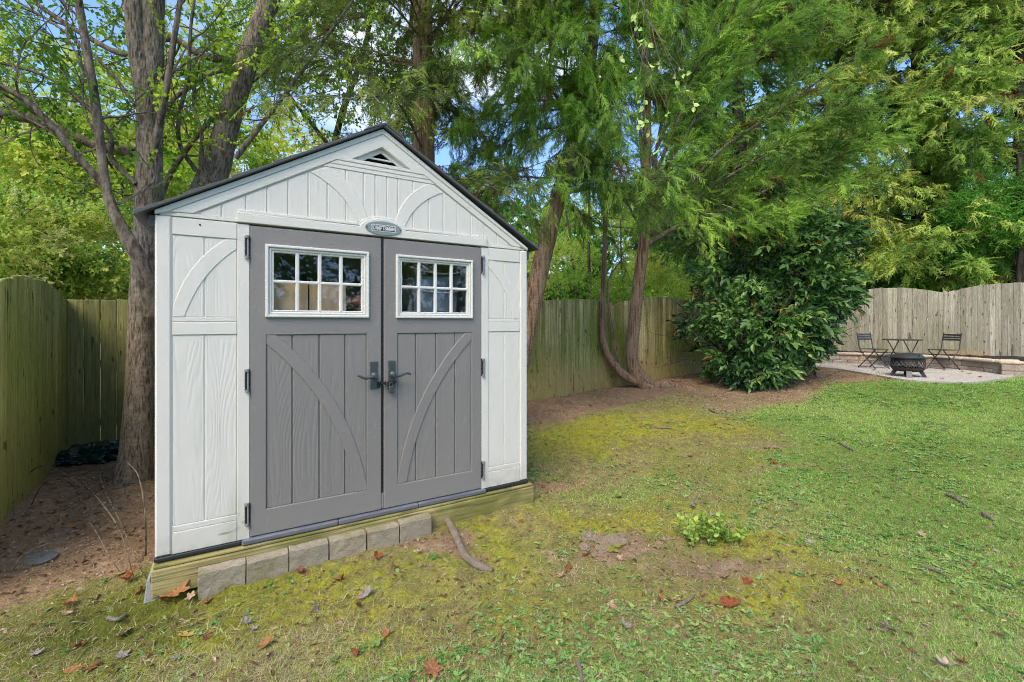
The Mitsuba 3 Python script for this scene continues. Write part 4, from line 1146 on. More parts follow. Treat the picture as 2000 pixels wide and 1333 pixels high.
scene['wallstone_mat'] = bumped(mikit.proc(wall_color), lambda p, n, uv: fbm(p.x * 30, p.y * 30, p.z * 30, 3), 0.012, 0.95)
scene['capstone_mat'] = bumped(mikit.proc(lambda p, n, uv: mix([0.38, 0.30, 0.22], [0.52, 0.43, 0.33], fbm(p.x * 5, p.y * 5, p.z * 5, 3)) * (0.8 + 0.4 * noise(p.x * 50, p.y * 50, p.z * 50))), lambda p, n, uv: noise(p.x * 70, p.y * 70, p.z * 70), 0.004, 0.9)
scene['mulch_mat'] = bumped(mikit.proc(lambda p, n, uv: mix([0.012, 0.011, 0.011], [0.05, 0.042, 0.038], noise(p.x * 45, p.y * 45, p.z * 45))), lambda p, n, uv: noise(p.x * 40, p.y * 40, p.z * 40), 0.05, 0.95)
# outline of the paved area (plan): near edge, then the foot of the wall
near_edge = np.array([at(*q)[:2] for q in ((1572, 714, 11.6), (1640, 722, 10.6), (1700, 734, 9.6), (1760, 744, 8.7), (1830, 748, 8.35), (1900, 747, 8.3), (1950, 742, 8.7))])
foot = np.array([at(*q)[:2] for q in ((1555, 712, 12.0), (1620, 708, 12.1), (1690, 710, 11.9), (1760, 715, 11.45), (1830, 722, 10.9), (1900, 729, 10.2), (1952, 735, 9.55), (1985, 738, 9.2))])
foot = smooth_path(foot, 60)
area = Polygon(np.vstack([smooth_path(near_edge, 40), foot[::-1]])).buffer(0)
pat = thing('paved_patio', 'pale paved patio slab floor before the low stone wall, bearing the fire pit', 'patio')
labels[pat]['kind'] = 'structure'
labels[pat].pop('category')
labels[pat].pop('label')
ang = 0.30
ca, sa = math.cos(ang), math.sin(ang)
rngp = np.random.default_rng(3)
for ix in range(-14, 40):
    for iy in range(-6, 30):
        w, h = 0.46, 0.31
        x0 = 6.0 + (ix + (0.5 if iy % 2 else 0)) * w
        y0 = 6.0 + iy * h
        r0 = Polygon([(6 + (a - 6) * ca - (b - 6) * sa, 6 + (a - 6) * sa + (b - 6) * ca) for a, b in rect(x0 + .004, x0 + w - .004, y0 + .004, y0 + h - .004)])
        c = r0.intersection(area)
        if c.area < 0.006 or c.geom_type != 'Polygon':
            continue
        v, f = plate(np.array(c.exterior.coords)[:-1], 0, 0.05, 0.004)
        v = np.stack([v[:, 0], v[:, 2], PZ - v[:, 1] + rngp.uniform(-.002, .002)], 1)
        obj('slab', (v, f), 'slab_mat', pat)
wl = thing('retaining_wall', 'low curved tan stone retaining wall with rounded caps behind the patio', 'wall')
acc = np.concatenate([[0], np.cumsum(np.linalg.norm(np.diff(foot, axis=0), axis=1))])
pt = lambda s: np.array([np.interp(s, acc, foot[:, 0]), np.interp(s, acc, foot[:, 1])])


def stone(s0, s1, z0, z1, face, depth, rough, seed, rnd=0.012):
    a, b = pt(s0), pt(s1)
    L = np.linalg.norm(b - a)
    v, f = bx(0.002, L - 0.002, -face, depth, z0 + .002, z1 - .002, rnd)
    m = trimesh.Trimesh(v, f, process=True)
    m = m.subdivide().subdivide() if rough else m
    v = np.array(m.vertices)
    if rough:
        k = meshkit.fbm(v * 9 + seed * 7.3, 3, seed) - 0.5
        v[:, 1] -= np.where(v[:, 1] < 0.02, k * rough, 0)
    return xf((v, np.array(m.faces)), trans(a[0], a[1], 0, math.atan2(b[1] - a[1], b[0] - a[0])))


seed = 0
for row, (z0, z1, L) in enumerate(((PZ - 0.04, PZ + 0.085, 0.30), (PZ + 0.085, PZ + 0.215, 0.43))):
    s = -L * 0.4 * row
    while s < acc[-1] - 0.05:
        seed += 1
        e = s + L * rngp.uniform(.75, 1.25)
        obj('stone', stone(max(s, 0), min(e, acc[-1]), z0, z1, 0.012 - .012 * row, 0.24, 0.035, seed), 'wallstone_mat', wl)
        s = e
s = 0
while s < acc[-1] - 0.05:
    e = min(s + rngp.uniform(.5, .8), acc[-1])
    obj('cap', stone(s, e, PZ + 0.2155, PZ + 0.285, 0.045, 0.27, 0, 0, 0.026), 'capstone_mat', wl)
    s = e
# return of the wall at its right end, dark bed behind it
a = foot[-1]
for row, (z0, z1) in enumerate(((PZ - .04, PZ + .085), (PZ + .085, PZ + .215))):
    for q in range(3):
        m = bx(q * .32 + .003, q * .32 + .317, 0.0, .24, z0 + .002, z1 - .002, .012)
        obj('stone', xf(m, trans(a[0] + .03, a[1] - .02, 0, 0.75)), 'wallstone_mat', wl)
obj('cap', xf(bx(0, .9, -.03, .27, PZ + .2155, PZ + .28, .024), trans(a[0] + .03, a[1] - .02, 0, 0.75)), 'capstone_mat', wl)
bed_in = foot + np.array([0.1, 0.19])
back = np.array([FC + FR * q - np.array([.05, .05]) for q in np.linspace(0.2, 6.6, 30)])
bedpoly = Polygon(np.vstack([bed_in, [a + [1.2, .6]], back[::-1]])).buffer(0)
if bedpoly.geom_type != 'Polygon':
    bedpoly = max(bedpoly.geoms, key=lambda g: g.area)
v, f = plate(np.array(bedpoly.simplify(.02).exterior.coords)[:-1], 0, 0.3, 0.02)
m = trimesh.Trimesh(np.stack([v[:, 0], v[:, 2], PZ + .235 - v[:, 1]], 1), f, process=True).subdivide_to_size(0.3)
v = np.array(m.vertices)
top = v[:, 2] > PZ + .2
v[:, 2] += top * (meshkit.fbm(v * 5, 4, 3) - .45) * .12
obj('mulch_bed', (v, np.array(m.faces)), 'mulch_mat', smooth=True, kind='structure')

scene['iron_mat'] = bumped([0.032, 0.032, 0.034], lambda p, n, uv: noise(p.x * 300, p.y * 300, p.z * 300), 0.0006, 0.5)
scene['seat_mat'] = pr([0.035, 0.036, 0.04], 0.45)
scene['lid_grey'] = pr([0.07, 0.074, 0.08], 0.45)
# fire pit
fp = thing('fire_pit', 'round black metal fire pit with lattice sides and a mesh lid on the patio', 'fire pit')
FP = trans(*at(1773, 737, 9.1)[:2], PZ + .002) @ np.diag([.77, .77, .95, 1])
pf = lambda name, m, mat='iron_mat', sm=40, **kw: obj(name, xf(m, FP), mat, fp, sm, **kw)
pf('bowl', lathe([(0.0, .10), (.2, .105), (.3, .13), (.335, .16), (.342, .19), (.335, .19), (.325, .165), (.29, .14), (.19, .117), (0, .112)], 48))
pf('top_band', lathe([(.343, .33), (.35, .335), (.35, .385), (.40, .388), (.402, .396), (.335, .398), (.335, .33), (.343, .33)], 48))
lat = []
for k in range(22):
    for s in (-1, 1):
        a0 = 2 * math.pi * k / 22
        aa = a0 + s * np.linspace(0, 2 * math.pi / 22 * 1.5, 5)
        lat.append(tube(np.stack([.344 * np.cos(aa), .344 * np.sin(aa), np.linspace(.185, .335, 5)], 1), .0055, 5, False))
pf('lattice', cat_mesh(lat), kind='stuff')
pf('lid', lathe([(.338, .398), (.345, .405), (.31, .44), (.22, .475), (.1, .495), (0, .50), (0, .495), (.1, .49), (.22, .47), (.31, .435), (.338, .398)], 40), 'seat_mat')
pf('lid_handle', xf(plate(rect(-.028, .028, .40, .50), -.35, -.325, .003), np.eye(4) @ trans(.05, .02, .0)), 'lid_grey')
for q in range(4):
    a0 = math.pi / 4 + q * math.pi / 2 + .15
    v, f = plate([(.19, .14), (.29, .14), (.365, 0), (.29, 0)], -.05, .05, .004)
    pf('leg', xf((v, f), trans(0, 0, 0, a0)))
    pf('leg_rib', xf(xf(plate([(.0, .0), (.018, .0), (.018, .15), (0, .15)], -.055, .055, .002), trans(.35, 0, 0) @ roty(-.5)), trans(0, 0, 0, a0)), 'lid_grey')


def bistro_chair(pos, rz, label):
    k = thing('folding_chair', label, 'chair', 'folding chairs on the patio')
    M = trans(*pos, rz)
    o = lambda name, m, mat='iron_mat', sm=False: obj(name, xf(m, M), mat, k, sm)
    for s in (-1, 1):
        x = s * .19
        o('rear_frame', tube(smooth_path([(x, -.22, 0.0), (x, -.02, .22), (x, .17, .44), (x, .21, .62), (x, .25, .84)], 14), .0115, 8), 'iron_mat', 40)
        x = s * .165
        o('front_frame', tube([(x, .24, 0.0), (x, .0, .24), (x, -.19, .44)], .0115, 8), 'iron_mat', 40)
    for q in range(5):
        o('seat_slat', bx(-.2, .2, -.2 + q * .078, -.135 + q * .078, .445, .459, .004), 'seat_mat')
    for zz in (.68, .735, .79):
        v, f = bx(-.2, .2, -.007, .007, -.021, .021, .004)
        o('back_slat', xf((v, f), trans(0, .195 + (zz - .55) * .18, zz) @ rotx(-.18)), 'seat_mat')
    for y, z in ((-.2, .02), (.22, .02), (-.02, .24)):
        o('crossbar', tube([(-.185, y, z + .01), (.185, y, z + .01)], .007, 6), 'iron_mat', 40)


c = at(1706, 718, 10.75)
bistro_chair((c[0], c[1], PZ + .003), 2.1 - math.pi / 2 - .35, 'black folding chair on the patio, left of the small table')
c = at(1842, 720, 10.45)
bistro_chair((c[0], c[1], PZ + .003), -.62 - math.pi / 2 + .75, 'black folding chair on the patio, right of the small table')
tb = thing('bistro_table', 'small black folding table on the patio behind the fire pit', 'table')
c = at(1762, 718, 11.0)
M = trans(c[0], c[1], PZ + .003, .35)
obj('tabletop', xf(lathe([(0, .65), (.37, .65), (.385, .657), (.385, .668), (.37, .674), (0, .674)], 40), M), 'seat_mat', tb, 40)
for s in (-1, 1):
    obj('leg', xf(tube([(-.3, s * .2, .0), (.24, s * .2, .645)], .011, 8), M), 'iron_mat', tb, 40)
    obj('leg', xf(tube([(.3, s * .17, .0), (-.24, s * .17, .645)], .011, 8), M), 'iron_mat', tb, 40)
    obj('crossbar', xf(tube([(s * .3, -.2, .02), (s * .3, .2, .02)], .008, 6), M), 'iron_mat', tb, 40)
obj('crossbar', xf(tube([(0, -.2, .33), (0, .2, .33)], .008, 6), M), 'iron_mat', tb, 40)

# ------------------------------------------------------------------ grass, weeds, litter
def surf(x, y):
    """Height of the built ground sheet."""
    i = np.clip(np.searchsorted(gx, x) - 1, 0, len(gx) - 2)
    j = np.clip(np.searchsorted(gy, y) - 1, 0, len(gy) - 2)
    u, v = (x - gx[i]) / (gx[i + 1] - gx[i]), (y - gy[j]) / (gy[j + 1] - gy[j])
    return (GZ[i, j] * (1 - u) + GZ[i + 1, j] * u) * (1 - v) + (GZ[i, j + 1] * (1 - u) + GZ[i + 1, j + 1] * u) * v


shed_poly = Polygon([SHED_O[:2] + SU * a - SN * b for a, b in ((-.07, -.17), (2.47, -.06), (2.47, 2.2), (-.07, 2.2))])
PATCH = area.buffer(.02)


def yard_points(n, rng, y0=1.35, y1=11.5, power=1.6):
    """Points of the yard in view, denser near by, off the shed and the patio."""
    t = rng.uniform(0, 1, n) ** power
    y = y0 + (y1 - y0) * t
    x = rng.uniform(-1.2, 1.2, n) * y
    d = (x - FA[0]) * -FD[1] + (y - FA[1]) * FD[0]
    dl = (x - FS[0]) * FL[1] - (y - FS[1]) * FL[0]
    ok = (d < -.05) & (dl > .05) & ~shapely.contains_xy(shed_poly, x, y) & ~shapely.contains_xy(PATCH, x, y)
    return x[ok], y[ok]


rng = np.random.default_rng(101)
leaf_mat('grass_thin', 0.6, 0.5)


def blades(n, rng, bias):
    x, y = yard_points(n, rng)
    s, m, l = covers(np, x, y)
    f = meshkit.fbm(np.stack([x * 3, y * 3, x * 0], -1), 3, 77)
    dens = bias(s, m, l, f)
    k = rng.uniform(size=len(x)) < dens
    return x[k], y[k], s[k], m[k], l[k], f[k]


def blade_mesh(x, y, h, w, lean, col, rng):
    n = len(x)
    az = rng.uniform(0, 2 * math.pi, n)
    z = surf(x, y) - .006
    dx, dy = np.cos(az), np.sin(az)
    b = np.stack([x, y, z], -1)
    sd = np.stack([-dy, dx, dx * 0], -1) * w[:, None]
    t = b + np.stack([dx * lean, dy * lean, np.ones(n) * np.maximum(.25, 1 - .45 * lean)], -1) * h[:, None]
    v = np.stack([b - sd, b + sd, t], 1)
    F = (np.array([[0, 1, 2]])[None] + (np.arange(n) * 3)[:, None, None]).reshape(-1, 3)
    c = np.repeat(col[:, None], 3, 1) * (1 + .12 * rng.normal(size=(n, 3, 1)))
    return (v.reshape(-1, 3), F), np.clip(c.reshape(-1, 3), .004, .8)


x, y, s, m, l, f = blades(1000000, rng, lambda s, m, l, f: np.clip((l + .06 * (1 - s)) * (.25 + 1.3 * f), 0, 1) * (1 - .6 * m))
size = .55 + .5 * np.clip(y / 6, 0, 1.6)
col = palette([[.03, .064, .014], [.048, .102, .018], [.072, .136, .026], [.10, .135, .04]], np.stack([x, y, x * 0], -1), rng, .9, 5, .8)
mesh, c = blade_mesh(x, y, rng.uniform(.018, .05, len(x)) * size, rng.uniform(.0012, .0022, len(x)) * (1 + y * .12), rng.uniform(.2, 1.5, len(x)), col, rng)
obj('grass', mesh, 'grass_thin', color=c, kind='stuff', label='short green lawn grass thickening to the right of the yard', cat='grass')
x, y, s, m, l, f = blades(700000, rng, lambda s, m, l, f: np.clip((1 - s * 1.05) * (.15 + .9 * f ** 2) * (1 - .7 * m), 0, 1))
col = palette([[.075, .064, .03], [.105, .09, .05], [.055, .06, .02], [.135, .118, .072]], np.stack([x, y, x * 0], -1), rng, 2.5, 6, .9)
mesh, c = blade_mesh(x, y, rng.uniform(.02, .065, len(x)), rng.uniform(.0009, .0016, len(x)) * (1 + y * .12), rng.uniform(.8, 2.4, len(x)), col, rng)
obj('dry_grass', mesh, 'grass_thin', color=c, kind='stuff', label='thin dry straw coloured grass among the moss', cat='grass')


def rosette(n, L, wid, seed):
    r = np.random.default_rng(seed)
    ms = []
    for i in range(n):
        k = L * r.uniform(.6, 1.15)
        ms.append(place_local(leaf_shape(k, k * wid, .06, .12, 2), (0, 0, 0.004), 2 * math.pi * i / n + r.uniform(-.4, .4), r.uniform(.05, .4), r.uniform(-.4, .4)))
    return cat_mesh(ms)


ROS = [rosette(5, .042, .42, 1), rosette(2, .04, .6, 2), rosette(6, .038, .36, 3), rosette(3, .035, .55, 4), rosette(1, .05, .45, 5), rosette(3, .028, .8, 6), rosette(1, .032, .8, 7), rosette(2, .055, .3, 8), rosette(7, .03, .3, 9)]
x, y = yard_points(80000, rng, 1.35, 10.5, 1.5)
s, m, l = covers(np, x, y)
f = meshkit.fbm(np.stack([x * 1.9, y * 1.9, x * 0 + 9], -1), 3, 31)
near_w = np.clip((3.2 - y) / 1.5, 0, 1) * np.clip((x + 1.2) / 1.0, .12, 1)
dens = np.clip((1 - .92 * s) * (.06 + .42 * near_w + .5 * l + .3 * np.exp(-((x - .9) / 1.2) ** 2 - ((y - 4.0) / .6) ** 2)) * np.clip((f - .47) * 8, 0.07, 1), 0, 1)
k = rng.uniform(size=len(x)) < dens
x, y = x[k], y[k]
az = rng.uniform(0, 2 * math.pi, len(x))
P = np.stack([x, y, surf(x, y)], -1)
mesh, c = scatter(ROS, P, np.stack([np.cos(az), np.sin(az), rng.normal(size=len(x)) * .12], -1), rng.uniform(.4, 1.15, len(x)) * np.clip(.5 + .15 * y, .7, 1.35), palette([[.022, .05, .013], [.034, .068, .018], [.05, .09, .026], [.046, .076, .036], [.066, .09, .028]], P, rng, 1.5, 9, 1.0), rng, .9)
obj('ground_weeds', mesh, 'leaf_gloss', color=c, kind='stuff', label='broad leaved green weeds spread low through the grass and moss', cat='weeds')
# small crumbs: bits of bark, seed husks, chips
x, y = yard_points(70000, rng, 1.4, 10.5, 1.5)
s, m, l = covers(np, x, y)
k = rng.uniform(size=len(x)) < np.clip(.14 + .34 * s, 0, 1)
x, y = x[k], y[k]
P = np.stack([x, y, surf(x, y) + .004], -1)
az = rng.uniform(0, 2 * math.pi, len(x))
CH = [leaf_shape(.024, .011, .25, .1, 2), leaf_shape(.034, .005, .3, .15, 1), leaf_shape(.016, .012, .35, -.1, 2), leaf_shape(.05, .004, .1, .1, 1)]
mesh, c = scatter(CH, P, np.stack([np.cos(az), np.sin(az), rng.normal(size=len(x)) * .2], -1), rng.uniform(.5, 1.5, len(x)), palette([[.04, .024, .014], [.065, .042, .024], [.10, .075, .048], [.13, .108, .078], [.085, .06, .04]], P, rng, 4, 12, 1.2), rng, .85)
obj('leaf_litter', mesh, 'grass_thin', color=c, kind='stuff', label='brown crumbs of bark and leaf litter on the bare soil', cat='litter')

# fallen leaves, each one its own
scene['dead_leaf'] = {'type': 'principledthin', 'base_color': {'type': 'mesh_attribute', 'name': 'vertex_color'}, 'roughness': .6, 'diff_trans': .35}


def fallen(L, curl, lobes, seed, col):
    """A dry leaf: lobed outline in rings, curled up at its edges."""
    r = np.random.default_rng(seed)
    n = 26
    a = np.linspace(0, 2 * math.pi, n, False)
    if lobes:
        rad = .55 + .45 * np.abs(np.cos(a * lobes / 2)) ** 1.6
        out = np.stack([np.cos(a) * rad, np.sin(a) * rad * .95], 1)
    else:
        out = np.stack([np.cos(a), np.sin(a) * .48 * (1 - .25 * np.cos(a))], 1)
    out *= (1 + .08 * r.normal(size=(n, 1)))
    v = [np.zeros((1, 3))]
    for q in (.35, .7, 1.0):
        o = out * q
        z = curl * (o[:, 0] ** 2 * r.uniform(.2, .9) + o[:, 1] ** 2 * r.uniform(.6, 1.5)) + .06 * q * r.normal(size=n) * (.4 + curl)
        v.append(np.stack([o[:, 0], o[:, 1], z], 1))
    v = np.vstack(v) * L
    k = np.arange(n)
    f = [np.stack([np.zeros(n, int), 1 + k, 1 + (k + 1) % n], 1)]
    for q in range(2):
        b = 1 + q * n
        f += [np.stack([b + k, b + n + k, b + n + (k + 1) % n], 1), np.stack([b + k, b + n + (k + 1) % n, b + (k + 1) % n], 1)]
    st, sf = tube([(-L * .2, 0, .002), (-L * .9, .1 * L, .01 * r.uniform(0, 2)), (-L * 1.5, .12 * L, .012)], .0011, 4, False)
    base = len(v)
    vv, ff = np.vstack([v, st]), np.vstack(f + [sf + base])
    c = np.asarray(col) * (1 + .22 * r.normal(size=(len(vv), 1)))
    return (vv, ff), np.clip(c, .01, .9)


BROWN, TAN, ORANGE, GREY, RUST, YELLOW, GREEN = [.20, .10, .05], [.42, .30, .19], [.36, .18, .075], [.30, .27, .24], [.24, .085, .04], [.48, .36, .10], [.22, .32, .10]


def drop(px, py, L, curl, lobes, col, label, group=None, seed=0, tilt=.25, xy=None, lift=0.0):
    r = np.random.default_rng(seed + 500)
    if xy is None:
        z = 0.03
        for _ in range(4):
            d = (CAM_Z - z) * 889.0 / (py - 632)
            x, y = (px - 1000) / 889.0 * d, d
            z = float(surf(np.array([x]), np.array([y]))[0])
    else:
        x, y = xy
        z = float(surf(np.array([x]), np.array([y]))[0])
    m, c = fallen(L, curl, lobes, seed, col)
    M = trans(x, y, z + .006 + lift + L * curl * .05, r.uniform(0, 6.28)) @ rotx(r.uniform(-tilt, tilt)) @ roty(r.uniform(-tilt, tilt))
    obj('fallen_leaf', xf(m, M), 'dead_leaf', smooth=True, color=c, label=label, cat='leaf', group=group)


special = [(345, 1168, .085, .35, 5, ORANGE, 'large orange brown lobed leaf leaning on the left end of the timber base', .9, .04), (442, 1143, .035, .7, 5, RUST, 'rusty curled leaf resting before the leftmost paving block', .5, .03),
           (588, 1120, .045, .7, 0, BROWN, 'brown curled leaf on the moss before the second and third paving blocks', .4, .01), (367, 1243, .04, .25, 5, YELLOW, 'yellow patched tan leaf on the moss at bottom left', .2, 0),
           (240, 1245, .05, .6, 5, TAN, 'pale tan crumpled leaf on the dark moss at bottom left', .5, .01), (138, 1186, .05, .9, 0, ORANGE, 'long orange brown leaf rolled up on dark moss near the left edge', .2, .01),
           (735, 1262, .045, .2, 5, GREEN, 'pale green lobed leaf lying on the grass below the shed', .4, .01), (845, 1315, .055, .25, 5, [.34, .16, .08], 'broad reddish brown leaf at the bottom edge of the view', .3, .01),
           (495, 1230, .03, .3, 5, GREY, 'small grey lobed leaf on moss in front of the shed', .2, 0), (237, 1285, .04, .5, 5, GREY, 'silvery grey leaf near the bottom left corner', .2, 0),
           (70, 1280, .035, .4, 5, GREY, 'dull grey brown leaf at the lower left edge', .3, 0), (185, 1303, .03, .4, 0, RUST, 'small dark rusty leaf by the bottom left corner', .2, 0),
           (252, 1140, .05, .8, 5, RUST, 'dark red brown leaf beside the shed base corner', .8, .03), (230, 1127, .04, .4, 0, YELLOW, 'yellow brown leaf on dark moss left of the shed', .3, .01),
           (713, 1167, .045, .8, 0, GREY, 'dark curled leaf with pale edge on the bare patch', .6, .01), (520, 1265, .035, .6, 5, ORANGE, 'crumpled orange leaf on the moss at bottom left of centre', .5, .01),
           (700, 1190, .035, .8, 0, BROWN, 'brown leaf standing on edge below the bare patch', .9, .01), (1291, 975, .02, .5, 5, ORANGE, 'small orange leaf just behind the seedling shrubs', .5, 0),
           (1145, 1085, .034, .4, 5, RUST, 'rust red lobed leaf beside the old stump', .4, 0), (1210, 1093, .03, .7, 5, TAN, 'pale curled leaf right below the old stump', .6, 0),
           (1295, 1057, .028, .4, 5, GREY, 'silver grey lobed leaf on the bare soil left of the seedlings', .3, 0), (1290, 1178, .034, .7, 5, [.30, .13, .07], 'pinkish brown curled leaf on the moss lower right of centre', .6, .01),
           (1425, 1185, .06, .8, 0, RUST, 'long rusty curled leaf in the weeds at lower right', .5, .01), (1640, 1142, .03, .5, 5, ORANGE, 'orange leaf in the weeds at right', .5, 0),
           (1737, 1235, .05, .7, 5, [.45, .36, .28], 'pale ragged leaf lying in the grass at lower right', .5, .01), (1800, 1048, .03, .5, 5, TAN, 'pale tan leaf in the right hand grass', .5, .01),
           (1845, 1305, .04, .6, 5, [.45, .36, .28], 'pale leaf at the bottom right corner of the lawn', .5, .01), (1970, 1155, .05, .15, 0, GREEN, 'single large green leaf standing at the right edge of the lawn', 1.0, .04),
           (318, 1180, .045, .7, 0, BROWN, 'brown curled leaf against the left end of the timber base', .7, .01), (372, 1172, .03, .5, 5, TAN, 'small tan leaf between timber end and leftmost paving block', .5, .01), (405, 1178, .03, .6, 3, BROWN, 'small brown leaf just below the leftmost paving block', .5, 0), (275, 1155, .035, .8, 5, BROWN, 'brown leaf beside the pale concrete block', .7, .01),
           (820, 1085, .03, .7, 5, TAN, 'tan leaf on the bare patch by the rightmost paving blocks', .6, .01), (770, 1112, .03, .8, 0, BROWN, 'brown curled leaf on the bare patch', .7, .01), (835, 1040, .04, .4, 5, [.45, .36, .25], 'pale leaf tucked under the timber right of the paving blocks', .5, .01), (1460, 1068, .02, .5, 5, BROWN, 'small brown leaf at the foot of the right seedling', .5, 0), (1380, 1215, .03, .5, 5, TAN, 'tan papery leaf on moss near the bottom', .4, 0)]
for i, (px, py, L, cu, lo, col, lab, ti, li) in enumerate(special):
    drop(px, py, L * .88, cu, lo, col, lab, None, i + 1, ti, None, li)
kinds = [(RUST, 'rust brown'), (TAN, 'pale tan'), (BROWN, 'dark brown'), (ORANGE, 'orange brown'), (GREY, 'grey weathered')]


def zone(x, y):
    if x < -1.6 and y > 2.4:
        return 'on soil left of the shed'
    d = (x - FA[0]) * -FD[1] + (y - FA[1]) * FD[0]
    if d > -1.7:
        return 'on soil by the back fence'
    if y < 2.5:
        return 'in the ' + ('bottom left moss' if x < -1.1 else 'weeds below the shed doors' if x < 0 else 'weeds below the mossy mound' if x < 1.2 else 'grass at the bottom right')
    if x < .35:
        return 'before the paving blocks'
    if y < 3.5:
        return 'around the seedling shrubs' if x < 1.7 else 'in near grass at right'
    if y < 5.2:
        return 'on moss right of the shed' if x < 2.6 else 'in mid lawn at right'
    return 'on moss before the curved conifer' if x < 3.4 else 'on lawn near the patio'


rngl = np.random.default_rng(303)
x, y = yard_points(2500, rngl, 1.5, 10.5, 1.3)
s, m, l = covers(np, x, y)
w = (.45 + .7 * s + .25 * m - .2 * l)
k = np.nonzero(rngl.uniform(size=len(x)) < w)[0][:205]
for i, q in enumerate(k):
    col, nm = kinds[int(rngl.integers(0, 5))]
    curl, lob = rngl.uniform(.2, .9), int(rngl.choice([0, 5, 5, 3]))
    desc = f"small {nm} {'curled' if curl > .55 else 'flat'} {'lobed ' if lob else 'narrow '}leaf {zone(x[q], y[q])}"
    drop(0, 0, rngl.uniform(.014, .034), curl, lob, col, desc, 'small dead leaves: ' + desc[6:], 1000 + i, .6, (x[q], y[q]))
# a few on the patio
for i, (px, py) in enumerate(((1690, 718), (1706, 724), (1880, 727), (1840, 741), (1893, 731), (1737, 741), (1915, 738))):
    d = (CAM_Z - PZ) * 889 / (py - 632)
    m, c = fallen(rngl.uniform(.03, .045), .6, 5, 3000 + i, RUST if i % 2 else BROWN)
    obj('fallen_leaf', xf(m, trans((px - 1000) / 889 * d, d, PZ + .01, i)), 'dead_leaf', smooth=True, color=c, label='dry leaf on the patio paving, ' + ('just left of the left chair', 'in front of the left chair', 'right of the right chair', 'before the right chair', 'nearest the wall at right', 'at the near edge left of the fire pit', 'furthest right')[i], cat='leaf', group='leaves on the patio')

# ------------------------------------------------------------------ roots, stump, seedlings, sticks
scene['root_mat'] = bumped(mikit.proc(lambda p, n, uv: mix([0.10, 0.08, 0.06], [0.24, 0.20, 0.155], fbm(p.x * 40, p.y * 40, p.z * 40, 3))), lambda p, n, uv: fbm(p.x * 50, p.y * 50, p.z * 50, 3), 0.012, 0.9)


def gp(px, py, up=0.0):
    z = 0.03
    for _ in range(5):
        d = (CAM_Z - z - up) * 889.0 / (py - 632)
        x = (px - 1000) / 889.0 * d
        z = float(surf(np.array([x]), np.array([d]))[0])
    return np.array([x, d, z + up])


def on_ground(name, pts, r, label, cat, mat='root_mat', n=30, sides=12, lump=.2, up=None, **kw):
    q = smooth_path([gp(*p[:2], up=(p[2] if len(p) > 2 else .015)) for p in pts], n)
    return obj(name, tube(q, np.interp(np.linspace(0, 1, n), np.linspace(0, 1, len(r)), r), sides, True, lump, len(taken)), mat, smooth=50, label=label, cat=cat, **kw)


on_ground('surface_root', [(870, 1012, .03), (882, 1030, .035), (895, 1058, .03), (908, 1085, .03), (930, 1102, .022), (962, 1115, .01)], [.02, .024, .026, .024, .022, .026, .015], 'thick grey root lying on the moss beside the right end of the paving blocks', 'root', sides=16)
obj('surface_root', tube(smooth_path([gp(1256, 752, .05), gp(1290, 752, .04), gp(1325, 758, .0), gp(1365, 770, -.03)], 24), np.linspace(.12, .04, 24), 14, True, .2, 5), 'bark_red', smooth=50, label='reddish surface root running right from the curved conifer base', cat='root')
obj('surface_root', tube(smooth_path([gp(1290, 746, .02), gp(1330, 744, .01), gp(1385, 752, -.03)], 16), np.linspace(.05, .02, 16), 10, True, .2, 6), 'bark_red', smooth=50, label='thinner upper surface root right of the curved conifer base', cat='root')
for i, (pts, r, lab) in enumerate((([(1850, 965), (1870, 975), (1885, 985)], .014, 'short pale stick in the grass at right'), ([(1920, 1003), (1940, 1015)], .016, 'stubby pale stick in the grass near the right edge'),
                                   ([(1640, 865), (1655, 875), (1668, 880)], .016, 'dark bent stick on the mossy lawn'), ([(1270, 835), (1290, 836), (1312, 838)], .014, 'dark stick on the moss before the curved conifer'),
                                   ([(210, 1207), (230, 1204), (247, 1201)], .009, 'grey twig piece on the dark moss at lower left'), ([(1355, 990, .03), (1352, 980, .05), (1362, 970, .08)], .012, 'pale broken stub poking up behind the seedlings'),
                                   ([(1128, 1290), (1133, 1310), (1136, 1330)], .009, 'greyish stick at the bottom edge of the view'), ([(1320, 1185), (1345, 1172), (1358, 1160)], .007, 'thin pale stick on the moss'),
                                   ([(1385, 800), (1400, 806), (1425, 806)], .012, 'thin twig on soil below the laurel'), ([(1800, 1105), (1830, 1115), (1855, 1130)], .006, 'long thin grey twig in the right lawn'))):
    on_ground('stick', pts, [r, r * 1.05, r * .6], lab, 'stick', n=10, sides=7, lump=.15)
stp = gp(1180, 1062)
st = thing('tree_stump', 'low rotted mossy stump remnant in the lawn right of the shed', 'stump')
scene['stump_mat'] = bumped(mikit.proc(lambda p, n, uv: mix(mix([0.13, 0.10, 0.07], [0.27, 0.21, 0.15], fbm(p.x * 30, p.y * 30, p.z * 12, 3)), [0.19, 0.18, 0.02], smoothstep(0.45, 0.7, fbm(p.x * 9, p.y * 9, p.z * 9 + 3, 3)))), lambda p, n, uv: fbm(p.x * 40, p.y * 40, p.z * 40, 3), 0.02, 0.95)
